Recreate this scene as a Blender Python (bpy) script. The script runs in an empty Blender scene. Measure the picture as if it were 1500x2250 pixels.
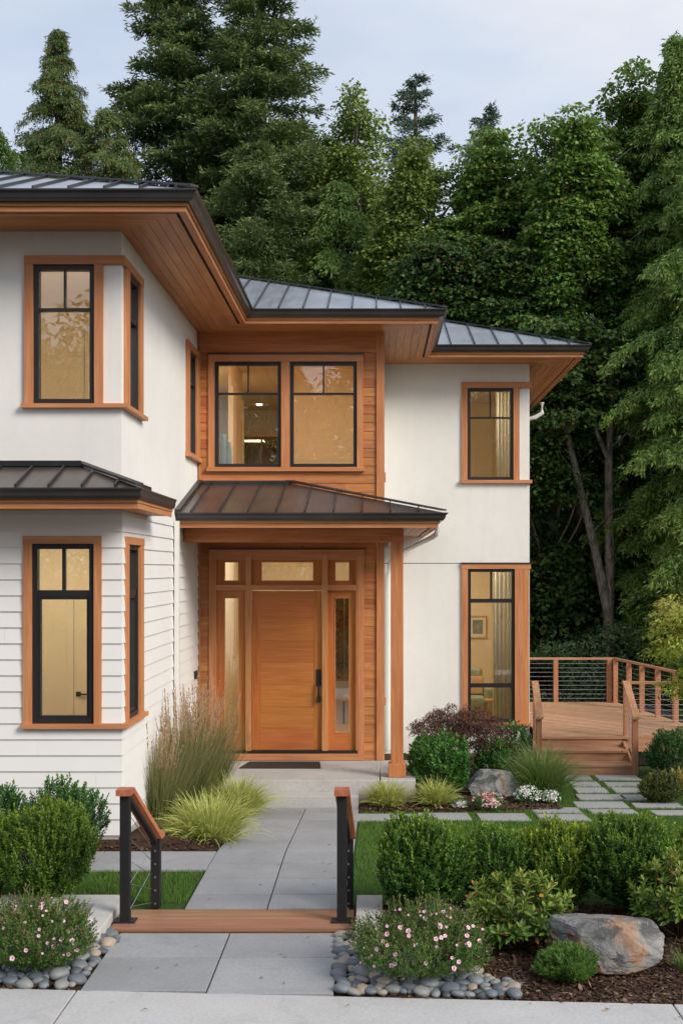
import bpy, math, random
import numpy as np
from mathutils import Vector, noise as mnoise
random.seed(7); RNG = np.random.default_rng(7)
SC = bpy.context.scene
COL = SC.collection
# ------------------------------------------------------------------ camera
F, HC, CX, CY = 2800.0, 3.26, 825.0, 1250.0          # focal length in photo pixels, eye height, vanishing point
cam_d = bpy.data.cameras.new('camera'); cam = bpy.data.objects.new('camera', cam_d); COL.objects.link(cam)
cam.location = (0, 0, HC); cam.rotation_euler = (math.radians(90), 0, 0)
cam_d.sensor_fit = 'VERTICAL'; cam_d.sensor_height = 36; cam_d.lens = 36*F/2250
cam_d.shift_x = -(CX-750)/2250; cam_d.shift_y = (CY-1125)/2250
cam_d.clip_start = .1; cam_d.clip_end = 3000
SC.camera = cam
# ------------------------------------------------------------------ light
SUN_EL, SUN_AZ = math.radians(33), math.radians(129)   # azimuth clockwise from +Y
sdir = Vector((math.cos(SUN_EL)*math.sin(SUN_AZ), math.cos(SUN_EL)*math.cos(SUN_AZ), math.sin(SUN_EL)))
sl = bpy.data.lights.new('sun', 'SUN'); so = bpy.data.objects.new('sun', sl); COL.objects.link(so)
sl.energy = 1.75; sl.angle = math.radians(24); sl.color = (1.0, .91, .79)
so.rotation_euler = sdir.to_track_quat('Z', 'Y').to_euler(); so.location = sdir*60
W = bpy.data.worlds.new('World'); SC.world = W; W.use_nodes = True
nt = W.node_tree; nt.nodes.clear()
def _n(t, **k):
    n = nt.nodes.new(t)
    for a, b in k.items(): setattr(n, a, b)
    return n
wo = _n('ShaderNodeOutputWorld'); bg = _n('ShaderNodeBackground'); bg.inputs[1].default_value = .1
sky = _n('ShaderNodeTexSky'); sky.sky_type = 'NISHITA'; sky.sun_disc = False
sky.sun_elevation = SUN_EL; sky.sun_rotation = SUN_AZ; sky.air_density = 1.0; sky.dust_density = 1.5; sky.ozone_density = 1.5
tc = _n('ShaderNodeTexCoord'); mp = _n('ShaderNodeMapping'); mp.inputs['Scale'].default_value = (1.2, 1.2, 3.6); mp.inputs['Location'].default_value = (.35, .2, .1)
nz = _n('ShaderNodeTexNoise'); nz.inputs['Scale'].default_value = 2.1; nz.inputs['Detail'].default_value = 6; nz.inputs['Roughness'].default_value = .5
rp = _n('ShaderNodeValToRGB'); rp.color_ramp.elements[0].position = .3; rp.color_ramp.elements[0].color = (.50,)*3+(1,)
rp.color_ramp.elements[1].position = .72; rp.color_ramp.elements[1].color = (.95,)*3+(1,)
nz2 = _n('ShaderNodeTexNoise'); nz2.inputs['Scale'].default_value = 3.3; nz2.inputs['Detail'].default_value = 5
rp2 = _n('ShaderNodeValToRGB'); rp2.color_ramp.elements[0].position = .35; rp2.color_ramp.elements[0].color = (4.2, 4.58, 5.1, 1)
rp2.color_ramp.elements[1].position = .7; rp2.color_ramp.elements[1].color = (5.35, 5.25, 5.4, 1)
mx = _n('ShaderNodeMix', data_type='RGBA')
L = nt.links.new
L(tc.outputs['Generated'], mp.inputs[0]); L(mp.outputs[0], nz.inputs['Vector']); L(mp.outputs[0], nz2.inputs['Vector'])
L(nz.outputs[0], rp.inputs[0]); L(nz2.outputs[0], rp2.inputs[0])
L(rp.outputs[0], mx.inputs[0]); L(sky.outputs[0], mx.inputs['A']); L(rp2.outputs[0], mx.inputs['B'])
L(mx.outputs['Result'], bg.inputs[0]); L(bg.outputs[0], wo.inputs[0])
SC.view_settings.view_transform = 'Standard'; SC.view_settings.look = 'None'
SC.view_settings.exposure = 0.86; SC.view_settings.gamma = 1
SC.cycles.max_bounces = 8; SC.cycles.transparent_max_bounces = 12; SC.cycles.diffuse_bounces = 4; SC.cycles.sample_clamp_indirect = 4
SC.cycles.use_denoising = True
# ------------------------------------------------------------------ pixel <-> place
def wx(px, Y): return (px-CX)*Y/F
def wz(py, Y): return HC-(py-CY)*Y/F
def wy_side(px, X): return X*F/(px-CX)
def terr(Y, X=0.0):
    """height of the ground at a distance Y"""
    if Y < 10.4: return .245
    if Y < 10.7: return .245+(Y-10.4)/.3*.035
    if Y < 13.3: return .28
    if Y < 17.2: return .28*(1-(Y-13.3)/3.9)
    return 0.0
def G(px, py, dz=0.0):
    lo, hi = 6.0, 60.0
    for _ in range(40):
        m = (lo+hi)/2
        if HC-(py-CY)*m/F > terr(m)+dz: lo = m
        else: hi = m
    return wx(px, lo), lo, terr(lo)+dz
# ------------------------------------------------------------------ meshes
ORG = {}
def org(o):
    return ORG.get(o.name, Vector((0, 0, 0))) if o else None
def tag(o, label=None, cat=None, group=None, kind=None):
    if label: o['label'] = label
    if cat: o['category'] = cat
    if group: o['group'] = group
    if kind: o['kind'] = kind
    return o
def empty(name, loc, label=None, cat=None, group=None):
    o = bpy.data.objects.new(name, None); COL.objects.link(o); o.location = loc; ORG[o.name] = Vector(loc)
    o.empty_display_size = .1
    return tag(o, label, cat, group)
def link_mesh(name, me, mat, parent, loc):
    o = bpy.data.objects.new(name, me); COL.objects.link(o)
    if mat: me.materials.append(mat)
    if parent:
        o.parent = parent; ORG[o.name] = Vector(org(parent))
    else:
        o.location = loc; ORG[o.name] = Vector(loc)
    return o
def fast_mesh(name, V, counts, idx, mat, parent=None, loc=None, smooth=False, attr=None):
    """V (n,3) world points, faces given by counts and a flat index list"""
    V = np.asarray(V, dtype=np.float64).reshape(-1, 3)
    o0 = org(parent) if parent else Vector(loc if loc is not None else ((V[:, 0].min()+V[:, 0].max())/2, (V[:, 1].min()+V[:, 1].max())/2, V[:, 2].min()))
    V = V-np.array(o0)
    me = bpy.data.meshes.new(name)
    me.vertices.add(len(V)); me.vertices.foreach_set('co', V.astype(np.float32).ravel())
    idx = np.asarray(idx, dtype=np.int32).ravel(); counts = np.asarray(counts, dtype=np.int32)
    me.loops.add(len(idx)); me.loops.foreach_set('vertex_index', idx)
    me.polygons.add(len(counts)); me.polygons.foreach_set('loop_start', np.concatenate([[0], np.cumsum(counts)[:-1]]).astype(np.int32))
    me.polygons.foreach_set('loop_total', counts)
    me.polygons.foreach_set('use_smooth', np.full(len(counts), bool(smooth)))
    me.update(calc_edges=True)
    if attr is not None:
        a = me.attributes.new('tip', 'FLOAT', 'POINT'); a.data.foreach_set('value', np.asarray(attr, dtype=np.float32).ravel())
    return link_mesh(name, me, mat, parent, o0)
def quads(name, Q, mat, parent=None, loc=None, attr=None, smooth=False):
    Q = np.asarray(Q); n, k = Q.shape[0], Q.shape[1]
    if attr is not None and np.ndim(attr) == 1 and len(attr) == n: attr = np.repeat(attr, k)
    return fast_mesh(name, Q.reshape(-1, 3), np.full(n, k), np.arange(n*k), mat, parent, loc, smooth, attr)
class MB:
    """collects boxes, prisms and tubes; tf maps local (u, n, z) to the world"""
    def __init__(s, tf=None): s.v = []; s.f = []; s.tf = tf
    def pt(s, p):
        s.v.append(s.tf(*p) if s.tf else tuple(p)); return len(s.v)-1
    def box(s, x0, x1, y0, y1, z0, z1):
        i = [s.pt(p) for p in ((x0,y0,z0),(x1,y0,z0),(x1,y1,z0),(x0,y1,z0),(x0,y0,z1),(x1,y0,z1),(x1,y1,z1),(x0,y1,z1))]
        for f in ((0,3,2,1),(4,5,6,7),(0,1,5,4),(1,2,6,5),(2,3,7,6),(3,0,4,7)): s.f.append([i[k] for k in f])
        return s
    def hexa(s, P):
        i = [s.pt(p) for p in P]
        for f in ((0,3,2,1),(4,5,6,7),(0,1,5,4),(1,2,6,5),(2,3,7,6),(3,0,4,7)): s.f.append([i[k] for k in f])
        return s
    def face(s, P): s.f.append([s.pt(p) for p in P]); return s
    def prism(s, poly, z0, z1):
        """poly in xy, z0/z1 numbers or lists"""
        n = len(poly)
        a = [s.pt((p[0], p[1], z0 if np.isscalar(z0) else z0[k])) for k, p in enumerate(poly)]
        b = [s.pt((p[0], p[1], z1 if np.isscalar(z1) else z1[k])) for k, p in enumerate(poly)]
        s.f.append(a[::-1]); s.f.append(b)
        for k in range(n): s.f.append([a[k], a[(k+1) % n], b[(k+1) % n], b[k]])
        return s
    def tube(s, pts, r, seg=8, cap=True, up=(0,0,1)):
        pts = [Vector(p) for p in pts]; rs = r if hasattr(r, '__len__') else [r]*len(pts)
        rings = []
        for k, p in enumerate(pts):
            d = (pts[min(k+1, len(pts)-1)]-pts[max(k-1, 0)]).normalized()
            u = Vector(up) if abs(d.dot(Vector(up))) < .95 else Vector((1, 0, 0))
            a = d.cross(u).normalized(); b = d.cross(a).normalized()
            rings.append([s.pt(tuple(p+(a*math.cos(t)+b*math.sin(t))*rs[k])) for t in [2*math.pi*j/seg for j in range(seg)]])
        for k in range(len(rings)-1):
            for j in range(seg):
                s.f.append([rings[k][j], rings[k][(j+1) % seg], rings[k+1][(j+1) % seg], rings[k+1][j]])
        if cap: s.f.append(rings[0][::-1]); s.f.append(rings[-1])
        return s
    def sweep(s, path, prof, closed_prof=True):
        """path: function d -> list of xy points (mitred offset line); prof: list of (d, z)"""
        cols = [path(d) for d, z in prof]
        n = len(cols[0]); g = [[s.pt((cols[j][k][0], cols[j][k][1], prof[j][1])) for k in range(n)] for j in range(len(prof))]
        m = len(prof)
        for k in range(n-1):
            for j in range(m if closed_prof else m-1):
                s.f.append([g[j][k], g[(j+1) % m][k], g[(j+1) % m][k+1], g[j][k+1]])
        if closed_prof:
            s.f.append([g[j][0] for j in range(m)][::-1]); s.f.append([g[j][n-1] for j in range(m)])
        return s
    def each(s, name, mat, parent):
        for k in range(0, len(s.v), 8):
            q = MB(); q.v = s.v[k:k+8]; q.f = [[i-k for i in f] for f in s.f[k//8*6:k//8*6+6]]; q.build(name, mat, parent)
    def build(s, name, mat, parent=None, loc=None, smooth=False, bevel=0):
        cnt = [len(f) for f in s.f]; idx = [i for f in s.f for i in f]
        o = fast_mesh(name, s.v, cnt, idx, mat, parent, loc, smooth)
        if bevel:
            b = o.modifiers.new('bevel', 'BEVEL'); b.width = bevel; b.segments = 2; b.limit_method = 'ANGLE'
        return o
def dup(o, parent=None, loc=None, rot=None, scale=None):
    c = o.copy(); COL.objects.link(c); c.parent = parent
    if loc is not None: c.location = loc
    if rot is not None: c.rotation_euler = rot
    if scale is not None: c.scale = scale
    ORG[c.name] = Vector(c.location) if parent is None else ORG[o.name]
    for ch in list(o.children): dup(ch, c)
    return c
# ------------------------------------------------------------------ materials
def mat_new(name):
    m = bpy.data.materials.new(name); m.use_nodes = True
    t = m.node_tree; b = t.nodes['Principled BSDF']
    return m, t, b
def nd(t, typ, **k):
    n = t.nodes.new(typ)
    for a, v in k.items():
        if a.startswith('in_'): n.inputs[a[3:].replace('_', ' ')].default_value = v
        else: setattr(n, a, v)
    return n
def ramp(t, stops, fac):
    r = t.nodes.new('ShaderNodeValToRGB'); e = r.color_ramp.elements
    while len(e) < len(stops): e.new(.5)
    for k, (p, c) in enumerate(stops): e[k].position = p; e[k].color = tuple(c)+(1,)
    t.links.new(fac, r.inputs[0]); return r.outputs[0]
def mixc(t, fac, a, b, bt='MIX'):
    m = t.nodes.new('ShaderNodeMix'); m.data_type = 'RGBA'; m.blend_type = bt
    for s, v in ((m.inputs[0], fac), (m.inputs['A'], a), (m.inputs['B'], b)):
        if hasattr(v, 'links'): t.links.new(v, s)
        else: s.default_value = v if not isinstance(v, tuple) else v+(1,)*(4-len(v))
    return m.outputs['Result']
def math_(t, op, a, b=0.0, clamp=False):
    m = t.nodes.new('ShaderNodeMath'); m.operation = op; m.use_clamp = clamp
    for s, v in ((m.inputs[0], a), (m.inputs[1], b)):
        if hasattr(v, 'links'): t.links.new(v, s)
        else: s.default_value = v
    return m.outputs[0]
def coords(t, scale=(1, 1, 1), kind='Object', rnd=0.0):
    c = t.nodes.new('ShaderNodeTexCoord'); m = t.nodes.new('ShaderNodeMapping'); m.inputs['Scale'].default_value = scale
    t.links.new(c.outputs[kind], m.inputs[0])
    if rnd:
        g = t.nodes.new('ShaderNodeNewGeometry'); mu = math_(t, 'MULTIPLY', g.outputs['Random Per Island'], rnd)
        cb = t.nodes.new('ShaderNodeCombineXYZ')
        for k in range(3): t.links.new(mu, cb.inputs[k])
        t.links.new(cb.outputs[0], m.inputs['Location'])
    return m.outputs[0]
def noise(t, vec, scale, detail=4, rough=.55, dist=0):
    n = t.nodes.new('ShaderNodeTexNoise'); n.inputs['Scale'].default_value = scale; n.inputs['Detail'].default_value = detail
    n.inputs['Roughness'].default_value = rough; n.inputs['Distortion'].default_value = dist
    t.links.new(vec, n.inputs['Vector']); return n.outputs[0]
def bump(t, b, h, strength=.3, dist=.01):
    n = t.nodes.new('ShaderNodeBump'); n.inputs['Strength'].default_value = strength; n.inputs['Distance'].default_value = dist
    t.links.new(h, n.inputs['Height']); t.links.new(n.outputs[0], b.inputs['Normal'])
def island(t):
    g = t.nodes.new('ShaderNodeNewGeometry'); return g.outputs['Random Per Island']
def wood(name, c1, c2, axis, rough=.5, var=.35, fine=1.0, knots=True):
    """grain runs along axis (0, 1 or 2)"""
    m, t, b = mat_new(name)
    sc = [11, 11, 11]; sc[axis] = .8
    v = coords(t, tuple(sc), rnd=37.0)
    n1 = noise(t, v, 1.3*fine, 5, .6, .6)
    sc2 = [70, 70, 70]; sc2[axis] = 2.2
    n2 = noise(t, coords(t, tuple(sc2), rnd=11.0), 1.0, 3, .6)
    col = ramp(t, [(.28, c1), (.55, tuple((a+b_)/2 for a, b_ in zip(c1, c2))), (.75, c2)], n1)
    col = mixc(t, .22, col, ramp(t, [(.35, (.25, .1, .05)), (.65, (1, .9, .8))], n2), 'SOFT_LIGHT')
    isl = island(t)
    hs = t.nodes.new('ShaderNodeHueSaturation'); t.links.new(col, hs.inputs['Color'])
    t.links.new(math_(t, 'ADD', math_(t, 'MULTIPLY', isl, var), 1-var/2), hs.inputs['Value'])
    wn = t.nodes.new('ShaderNodeTexWhiteNoise'); wn.noise_dimensions = '1D'; t.links.new(isl, wn.inputs['W'])
    t.links.new(math_(t, 'ADD', math_(t, 'MULTIPLY', wn.outputs[0], .018), .491), hs.inputs['Hue'])
    col = hs.outputs[0]
    if knots:
        vo = t.nodes.new('ShaderNodeTexVoronoi'); sk = [2.6, 2.6, 2.6]; sk[axis] = 1.1
        t.links.new(coords(t, tuple(sk), rnd=5.0), vo.inputs['Vector']); vo.inputs['Scale'].default_value = 1.0
        k = ramp(t, [(.0, (1, 1, 1)), (.045, (0, 0, 0))], vo.outputs['Distance'])
        col = mixc(t, k, col, (c1[0]*.35, c1[1]*.25, c1[2]*.2))
    t.links.new(col, b.inputs['Base Color']); b.inputs['Roughness'].default_value = rough
    b.inputs['Specular IOR Level'].default_value = .35
    bump(t, b, n2, .12, .004)
    return m
def plain(name, col, rough=.6, metal=0.0, var=.1, nscale=3.0, bscale=60, bstr=.15, bd=.004, col2=None, spec=.4):
    m, t, b = mat_new(name)
    v = coords(t)
    n = noise(t, v, nscale, 6, .6)
    lo = col2 or tuple(c*(1-var) for c in col); hi = tuple(min(1, c*(1+var)) for c in col)
    cc = ramp(t, [(.3, lo), (.7, hi)], n)
    if name == 'stucco':
        cc = mixc(t, ramp(t, [(.50, (0, 0, 0)), (.8, (.5, .5, .5))], noise(t, coords(t, (5, 5, .35)), 1.6, 5, .65)), cc, tuple(x*.90 for x in col))
        cc = mixc(t, ramp(t, [(.35, (.12, .12, .12)), (.6, (0, 0, 0))], noise(t, v, 7, 5, .7)), cc, tuple(x*.8 for x in col))
    t.links.new(cc, b.inputs['Base Color'])
    b.inputs['Roughness'].default_value = rough; b.inputs['Metallic'].default_value = metal; b.inputs['Specular IOR Level'].default_value = spec
    if bstr: bump(t, b, noise(t, v, bscale, 4, .6), bstr, bd)
    return m
def concrete(name, c, var=.14, brush=False, isl_var=.08, rough=.8):
    m, t, b = mat_new(name)
    v = coords(t)
    n = noise(t, v, 1.1, 7, .62, .3); n2 = noise(t, v, 38, 4, .7)
    col = ramp(t, [(.28, tuple(x*(1-var) for x in c)), (.72, tuple(x*(1+var) for x in c))], n)
    col = mixc(t, .16, col, ramp(t, [(.3, (.2, .2, .2)), (.7, (.95, .95, .95))], n2), 'OVERLAY')
    hs = t.nodes.new('ShaderNodeHueSaturation'); t.links.new(col, hs.inputs['Color'])
    t.links.new(math_(t, 'ADD', math_(t, 'MULTIPLY', island(t), isl_var*2), 1-isl_var), hs.inputs['Value'])
    col = hs.outputs[0]
    st = noise(t, coords(t, rnd=3.0), 2.6, 5, .7, .8)
    col = mixc(t, ramp(t, [(.56, (0, 0, 0)), (.74, (.42, .42, .42))], st), col, tuple(x*.62 for x in c))
    t.links.new(col, b.inputs['Base Color']); b.inputs['Roughness'].default_value = rough; b.inputs['Specular IOR Level'].default_value = .3
    if brush: bump(t, b, noise(t, coords(t, (220, 3, 3)), 1, 3, .5), .35, .004)
    else: bump(t, b, n2, .25, .003)
    return m
def leafmat(name, dark, mid, light, tipc=None, rough=.45, trans=.28, nscale=2.2, odd=None, spec=.3):
    """leaf colours vary per leaf, per clump and towards new growth (attribute tip)"""
    m, t, b = mat_new(name)
    isl = island(t)
    n = noise(t, coords(t), nscale, 2, .5)
    f = math_(t, 'ADD', math_(t, 'MULTIPLY', isl, .55), math_(t, 'MULTIPLY', math_(t, 'SUBTRACT', n, .28), 1.0), True)
    col = ramp(t, [(.08, dark), (.45, mid), (.9, light)], f)
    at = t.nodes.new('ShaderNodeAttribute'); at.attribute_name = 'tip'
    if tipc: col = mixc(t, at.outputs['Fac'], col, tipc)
    if odd:
        wn = t.nodes.new('ShaderNodeTexWhiteNoise'); wn.noise_dimensions = '1D'; t.links.new(isl, wn.inputs['W'])
        col = mixc(t, ramp(t, [(1-odd[1]-.01, (0, 0, 0)), (1-odd[1], (1, 1, 1))], wn.outputs[0]), col, odd[0])
    t.links.new(col, b.inputs['Base Color']); b.inputs['Roughness'].default_value = rough; b.inputs['Specular IOR Level'].default_value = spec
    tr = t.nodes.new('ShaderNodeBsdfTranslucent'); t.links.new(col, tr.inputs['Color'])
    mx_ = t.nodes.new('ShaderNodeMixShader'); mx_.inputs[0].default_value = trans
    t.links.new(b.outputs[0], mx_.inputs[1]); t.links.new(tr.outputs[0], mx_.inputs[2])
    t.links.new(mx_.outputs[0], t.nodes['Material Output'].inputs[0])
    return m
M = {}
CE1, CE2 = (.35, .125, .040), (.57, .255, .098)
for i, ax in enumerate('xyz'):
    M['cedar_'+ax] = wood('cedar_'+ax, CE1, CE2, i, .5, .3)
    M['trim_'+ax] = wood('cedar_trim_'+ax, (.41, .172, .066), (.59, .295, .132), i, .5, .22, knots=False)
M['soffit_x'] = wood('soffit_x', (.36, .135, .045), (.56, .25, .095), 0, .5, .22)
M['soffit_y'] = wood('soffit_y', (.36, .135, .045), (.56, .25, .095), 1, .5, .22)
M['post_z'] = wood('post_z', (.40, .155, .05), (.60, .28, .11), 2, .55, .1)
M['door_x'] = wood('door_x', (.43, .150, .040), (.54, .205, .064), 0, .38, .14, 1.4, False)
M['door_z'] = wood('door_z', (.42, .14, .03), (.56, .215, .06), 2, .38, .1, 1.2, False)
M['deck_x'] = wood('deck_x', (.31, .165, .09), (.50, .30, .18), 0, .6, .3)
M['deck_y'] = wood('deck_y', (.31, .15, .08), (.50, .28, .165), 1, .6, .3)
M['deck_z'] = wood('deck_z', (.34, .155, .075), (.52, .27, .145), 2, .6, .2)
M['ipe_x'] = wood('ipe_x', (.22, .11, .065), (.40, .22, .14), 0, .5, .25, 1, False)
M['ipe_y'] = wood('ipe_y', (.30, .10, .05), (.46, .18, .095), 1, .45, .12, 1, False)
M['stucco'] = plain('stucco', (.77, .765, .745), .92, 0, .05, .7, 130, .38, .004, spec=.15)
M['siding'] = plain('siding', (.77, .765, .755), .55, 0, .03, 1.2, 150, .08, .002, spec=.35)
M['gutter'] = plain('gutter', (.060, .056, .056), .33, .35, .2, 2.0, 40, .05, .002, spec=.5)
M['blackframe'] = plain('blackframe', (.018, .018, .02), .42, .1, .15, 4, 60, .05, .001, spec=.5)
M['blacksteel'] = plain('blacksteel', (.022, .021, .023), .5, .4, .2, 4, 200, .12, .001)
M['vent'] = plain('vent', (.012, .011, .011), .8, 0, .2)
M['whitemetal'] = plain('whitemetal', (.72, .71, .69), .4, 0, .03, bstr=0)
M['concrete'] = concrete('concrete', (.43, .425, .41), .16)
M['curbconc'] = concrete('curbconc', (.46, .455, .44), .14)
M['slab'] = concrete('slab', (.275, .285, .30), .15, isl_var=.10)
M['sidewalk'] = concrete('sidewalk', (.44, .44, .445), .1, True, .03)
M['stepstone'] = concrete('stepstone', (.33, .335, .345), .14, isl_var=.1)
M['joint'] = plain('joint', (.05, .048, .045), .9)
M['cable'] = plain('cable', (.45, .46, .48), .35, .9, .05, bstr=0)
M['wallpaint'] = plain('wallpaint', (.76, .65, .47), .85, 0, .03, bstr=.05)
M['ceilpaint'] = plain('ceilpaint', (.76, .66, .50), .85, 0, .03, bstr=.05)
M['innerwood'] = wood('innerwood', (.42, .26, .13), (.55, .38, .2), 0, .4, .2)
M['rubber'] = plain('rubber', (.035, .026, .022), .9, 0, .3, 8, 90, .6, .006)
# metal roof: sheet metal reflecting the sky
def roofmat(name, c, rough, metal=.75):
    m, t, b = mat_new(name)
    n = noise(t, coords(t, (1, 1, 1)), 1.2, 5, .6, .5)
    n2 = noise(t, coords(t, (9, .6, .6)), 2, 4, .6)
    col = ramp(t, [(.3, tuple(x*.8 for x in c)), (.7, tuple(x*1.25 for x in c))], n)
    t.links.new(col, b.inputs['Base Color']); b.inputs['Metallic'].default_value = metal
    t.links.new(math_(t, 'ADD', math_(t, 'MULTIPLY', n2, .22), rough-.1), b.inputs['Roughness'])
    bump(t, b, n, .12, .02)
    return m
M['roof'] = roofmat('roof_metal', (.44, .48, .54), .34)
M['roof_brown'] = roofmat('roof_metal_brown', (.17, .145, .135), .32)
M['seam'] = roofmat('roof_seam', (.055, .055, .06), .4)
# thin glass
def glassmat():
    m, t, b = mat_new('window_glass'); t.nodes.remove(b)
    g = t.nodes.new('ShaderNodeBsdfGlossy'); g.inputs['Roughness'].default_value = .0; g.inputs['Color'].default_value = (1, 1, 1, 1)
    tr = t.nodes.new('ShaderNodeBsdfTransparent'); tr.inputs['Color'].default_value = (.93, .95, .93, 1)
    fr = t.nodes.new('ShaderNodeFresnel'); fr.inputs['IOR'].default_value = 1.52
    mx_ = t.nodes.new('ShaderNodeMixShader')
    t.links.new(math_(t, 'ADD', math_(t, 'MULTIPLY', fr.outputs[0], 1.7), .02, True), mx_.inputs[0])
    t.links.new(tr.outputs[0], mx_.inputs[1]); t.links.new(g.outputs[0], mx_.inputs[2])
    t.links.new(mx_.outputs[0], t.nodes['Material Output'].inputs[0]); return m
M['glass'] = glassmat()
# ================================================================== HOUSE
YA, YB, YC = 13.6, 19.44, 22.4
XA, XB, XC = -2.71, .104, 2.70
XL, YBACK = -9.4, 28.6
ZS = 6.86
house = empty('house', (-3.0, 20.0, 0), 'two storey white stucco and cedar house with dark metal roofs and a lit entry', 'house')
def front(Y): return lambda u, n, z: (u, Y-n, z)          # n points towards the street
def side(X): return lambda u, n, z: (X+n, u, z)           # faces right
def cells(u0, u1, z0, z1, holes):
    """rectangles left over round the holes, as full-height columns cut by z"""
    us = sorted({u0, u1} | {min(max(h[k], u0), u1) for h in holes for k in (0, 1)})
    out = []
    for a, b in zip(us, us[1:]):
        if b-a < 1e-5: continue
        hs = sorted([h for h in holes if h[0] < (a+b)/2 < h[1]], key=lambda h: h[2])
        z = z0
        for h in hs:
            if h[2] > z: out.append((a, b, z, min(h[2], z1)))
            z = max(z, h[3])
        if z < z1: out.append((a, b, z, z1))
    return out
def wall(name, tf, u0, u1, z0, z1, holes, mat, th=.2, label=None):
    b = MB(tf)
    for a, c, p, q in cells(u0, u1, z0, z1, holes): b.box(a, c, -th, 0, p, q)
    o = b.build(name, mat, house)
    if label: o['label'] = label
    return o
def lap(name, tf, u0, u1, z0, z1, pitch, holes, mat, seg=None, t0=.005, t1=.021, rnd=None):
    """lapped boards: each course leans out to its lower edge"""
    b = MB(tf); n = int(round((z1-z0)/pitch)); pitch = (z1-z0)/n; R = rnd or random.Random(3)
    for k in range(n):
        a, c = z0+k*pitch, z0+(k+1)*pitch
        zs = sorted({a, c} | {z for h in holes for z in (h[2], h[3]) if a < z < c})
        joints = []
        if seg:
            x = u0+R.uniform(.3, seg)
            while x < u1: joints.append(x); x += R.uniform(.6, 1)*seg
        for p, q in zip(zs, zs[1:]):
            us = [(u0, u1)]
            for h in holes:
                if h[2] < (p+q)/2 < h[3]:
                    us = [(s, e) for (x, y) in us for (s, e) in ((x, min(y, h[0])), (max(x, h[1]), y)) if e-s > .004]
            for s, e in us:
                cuts = [s]+[j for j in joints if s+.1 < j < e-.1]+[e]
                for s2, e2 in zip(cuts, cuts[1:]):
                    e3 = e2-.0015 if e2 != e else e2
                    f = lambda z: t1+(t0-t1)*(z-a)/pitch
                    b.hexa([(s2, f(p), p), (e3, f(p), p), (e3, .0015, p), (s2, .0015, p), (s2, f(q), q), (e3, f(q), q), (e3, .0015, q), (s2, .0015, q)])
    return b.build(name, mat, house)
def window(tf, hole, transom, mull=True, hl=None, lower_sash=False, trims=(), extra_bar=None, fw=.055, sill=None, axis='x', label=None):
    """black frame with its bars; children: trim, sill, panes"""
    u0, u1, z0, z1 = hole
    f = MB(tf); n0, n1 = -.085, .008
    f.box(u0, u0+fw, n0, n1, z0, z1).box(u1-fw, u1, n0, n1, z0, z1)
    f.box(u0+fw, u1-fw, n0, n1, z0, z0+fw).box(u0+fw, u1-fw, n0, n1, z1-fw, z1)
    bars = [(transom, .030 if not lower_sash else .07)]
    if extra_bar: bars.append((extra_bar, .075))
    for zb, th in bars: f.box(u0+fw, u1-fw, n0+.01, n1-.012, zb-th/2, zb+th/2)
    if mull:
        w = .022 if not lower_sash else .035; um = (u0+u1)/2
        f.box(um-w/2, um+w/2, n0+.02, n1-.02, transom+bars[0][1]/2, z1-fw)
    if lower_sash:
        zt = transom-.035; g = .03; zb = z0+fw if not extra_bar else extra_bar+.0375
        if not extra_bar:
            f.box(u0+fw, u0+fw+g, n0+.01, n1-.02, zb, zt).box(u1-fw-g, u1-fw, n0+.01, n1-.02, zb, zt)
            f.box(u0+fw+g, u1-fw-g, n0+.01, n1-.02, zb, zb+g).box(u0+fw+g, u1-fw-g, n0+.01, n1-.02, zt-g, zt)
    o = f.build('window', M['blackframe'], house)
    if label: o['label'] = label
    p = MB(tf); p.box(u0+fw*.5, u1-fw*.5, -.045, -.041, z0+fw*.5, z1-fw*.5); p.build('pane', M['glass'], o)
    for (a, c, p_, q, v) in trims:
        tm = MB(tf); tm.box(a, c, .0, .038 if v else .044, p_, q); tm.build('trim', M['trim_z' if v else 'trim_'+axis], o)
    if sill:
        s = MB(tf); s.box(sill[0], sill[1], 0, .075, sill[2], sill[3]); s.build('sill', M['trim_'+axis], o)
    return o
fa, fb, fc, sa = front(YA), front(YB), front(YC), side(XA)
xa = lambda p: wx(p, YA); za = lambda p: wz(p, YA)
xb = lambda p: wx(p, YB); zb = lambda p: wz(p, YB)
xc = lambda p: wx(p, YC); zc = lambda p: wz(p, YC)
# openings (u0,u1,z0,z1)
W1 = (xa(75), xa(209), za(888), za(582))
W7 = (xa(72), xa(208), za(1590), za(1195))
ys = lambda p: wy_side(p, XA)
W2 = (ys(279.5), ys(303), W1[2], W1[3])
W8 = (ys(277.5), ys(303), W7[2], W7[3])
W3 = (ys(413), ys(428.5), 4.93, 6.44)
W4a = (xb(472), xb(618), zb(1027), zb(795)); W4b = (xb(637), xb(784), zb(1027), zb(795))
DU = (xb(472), xb(786), zb(1655), zb(1222))
W5 = (xc(1026), xc(1127), zc(1055), zc(853)); W6 = (xc(1027), xc(1130), zc(1587), zc(1250))
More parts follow.
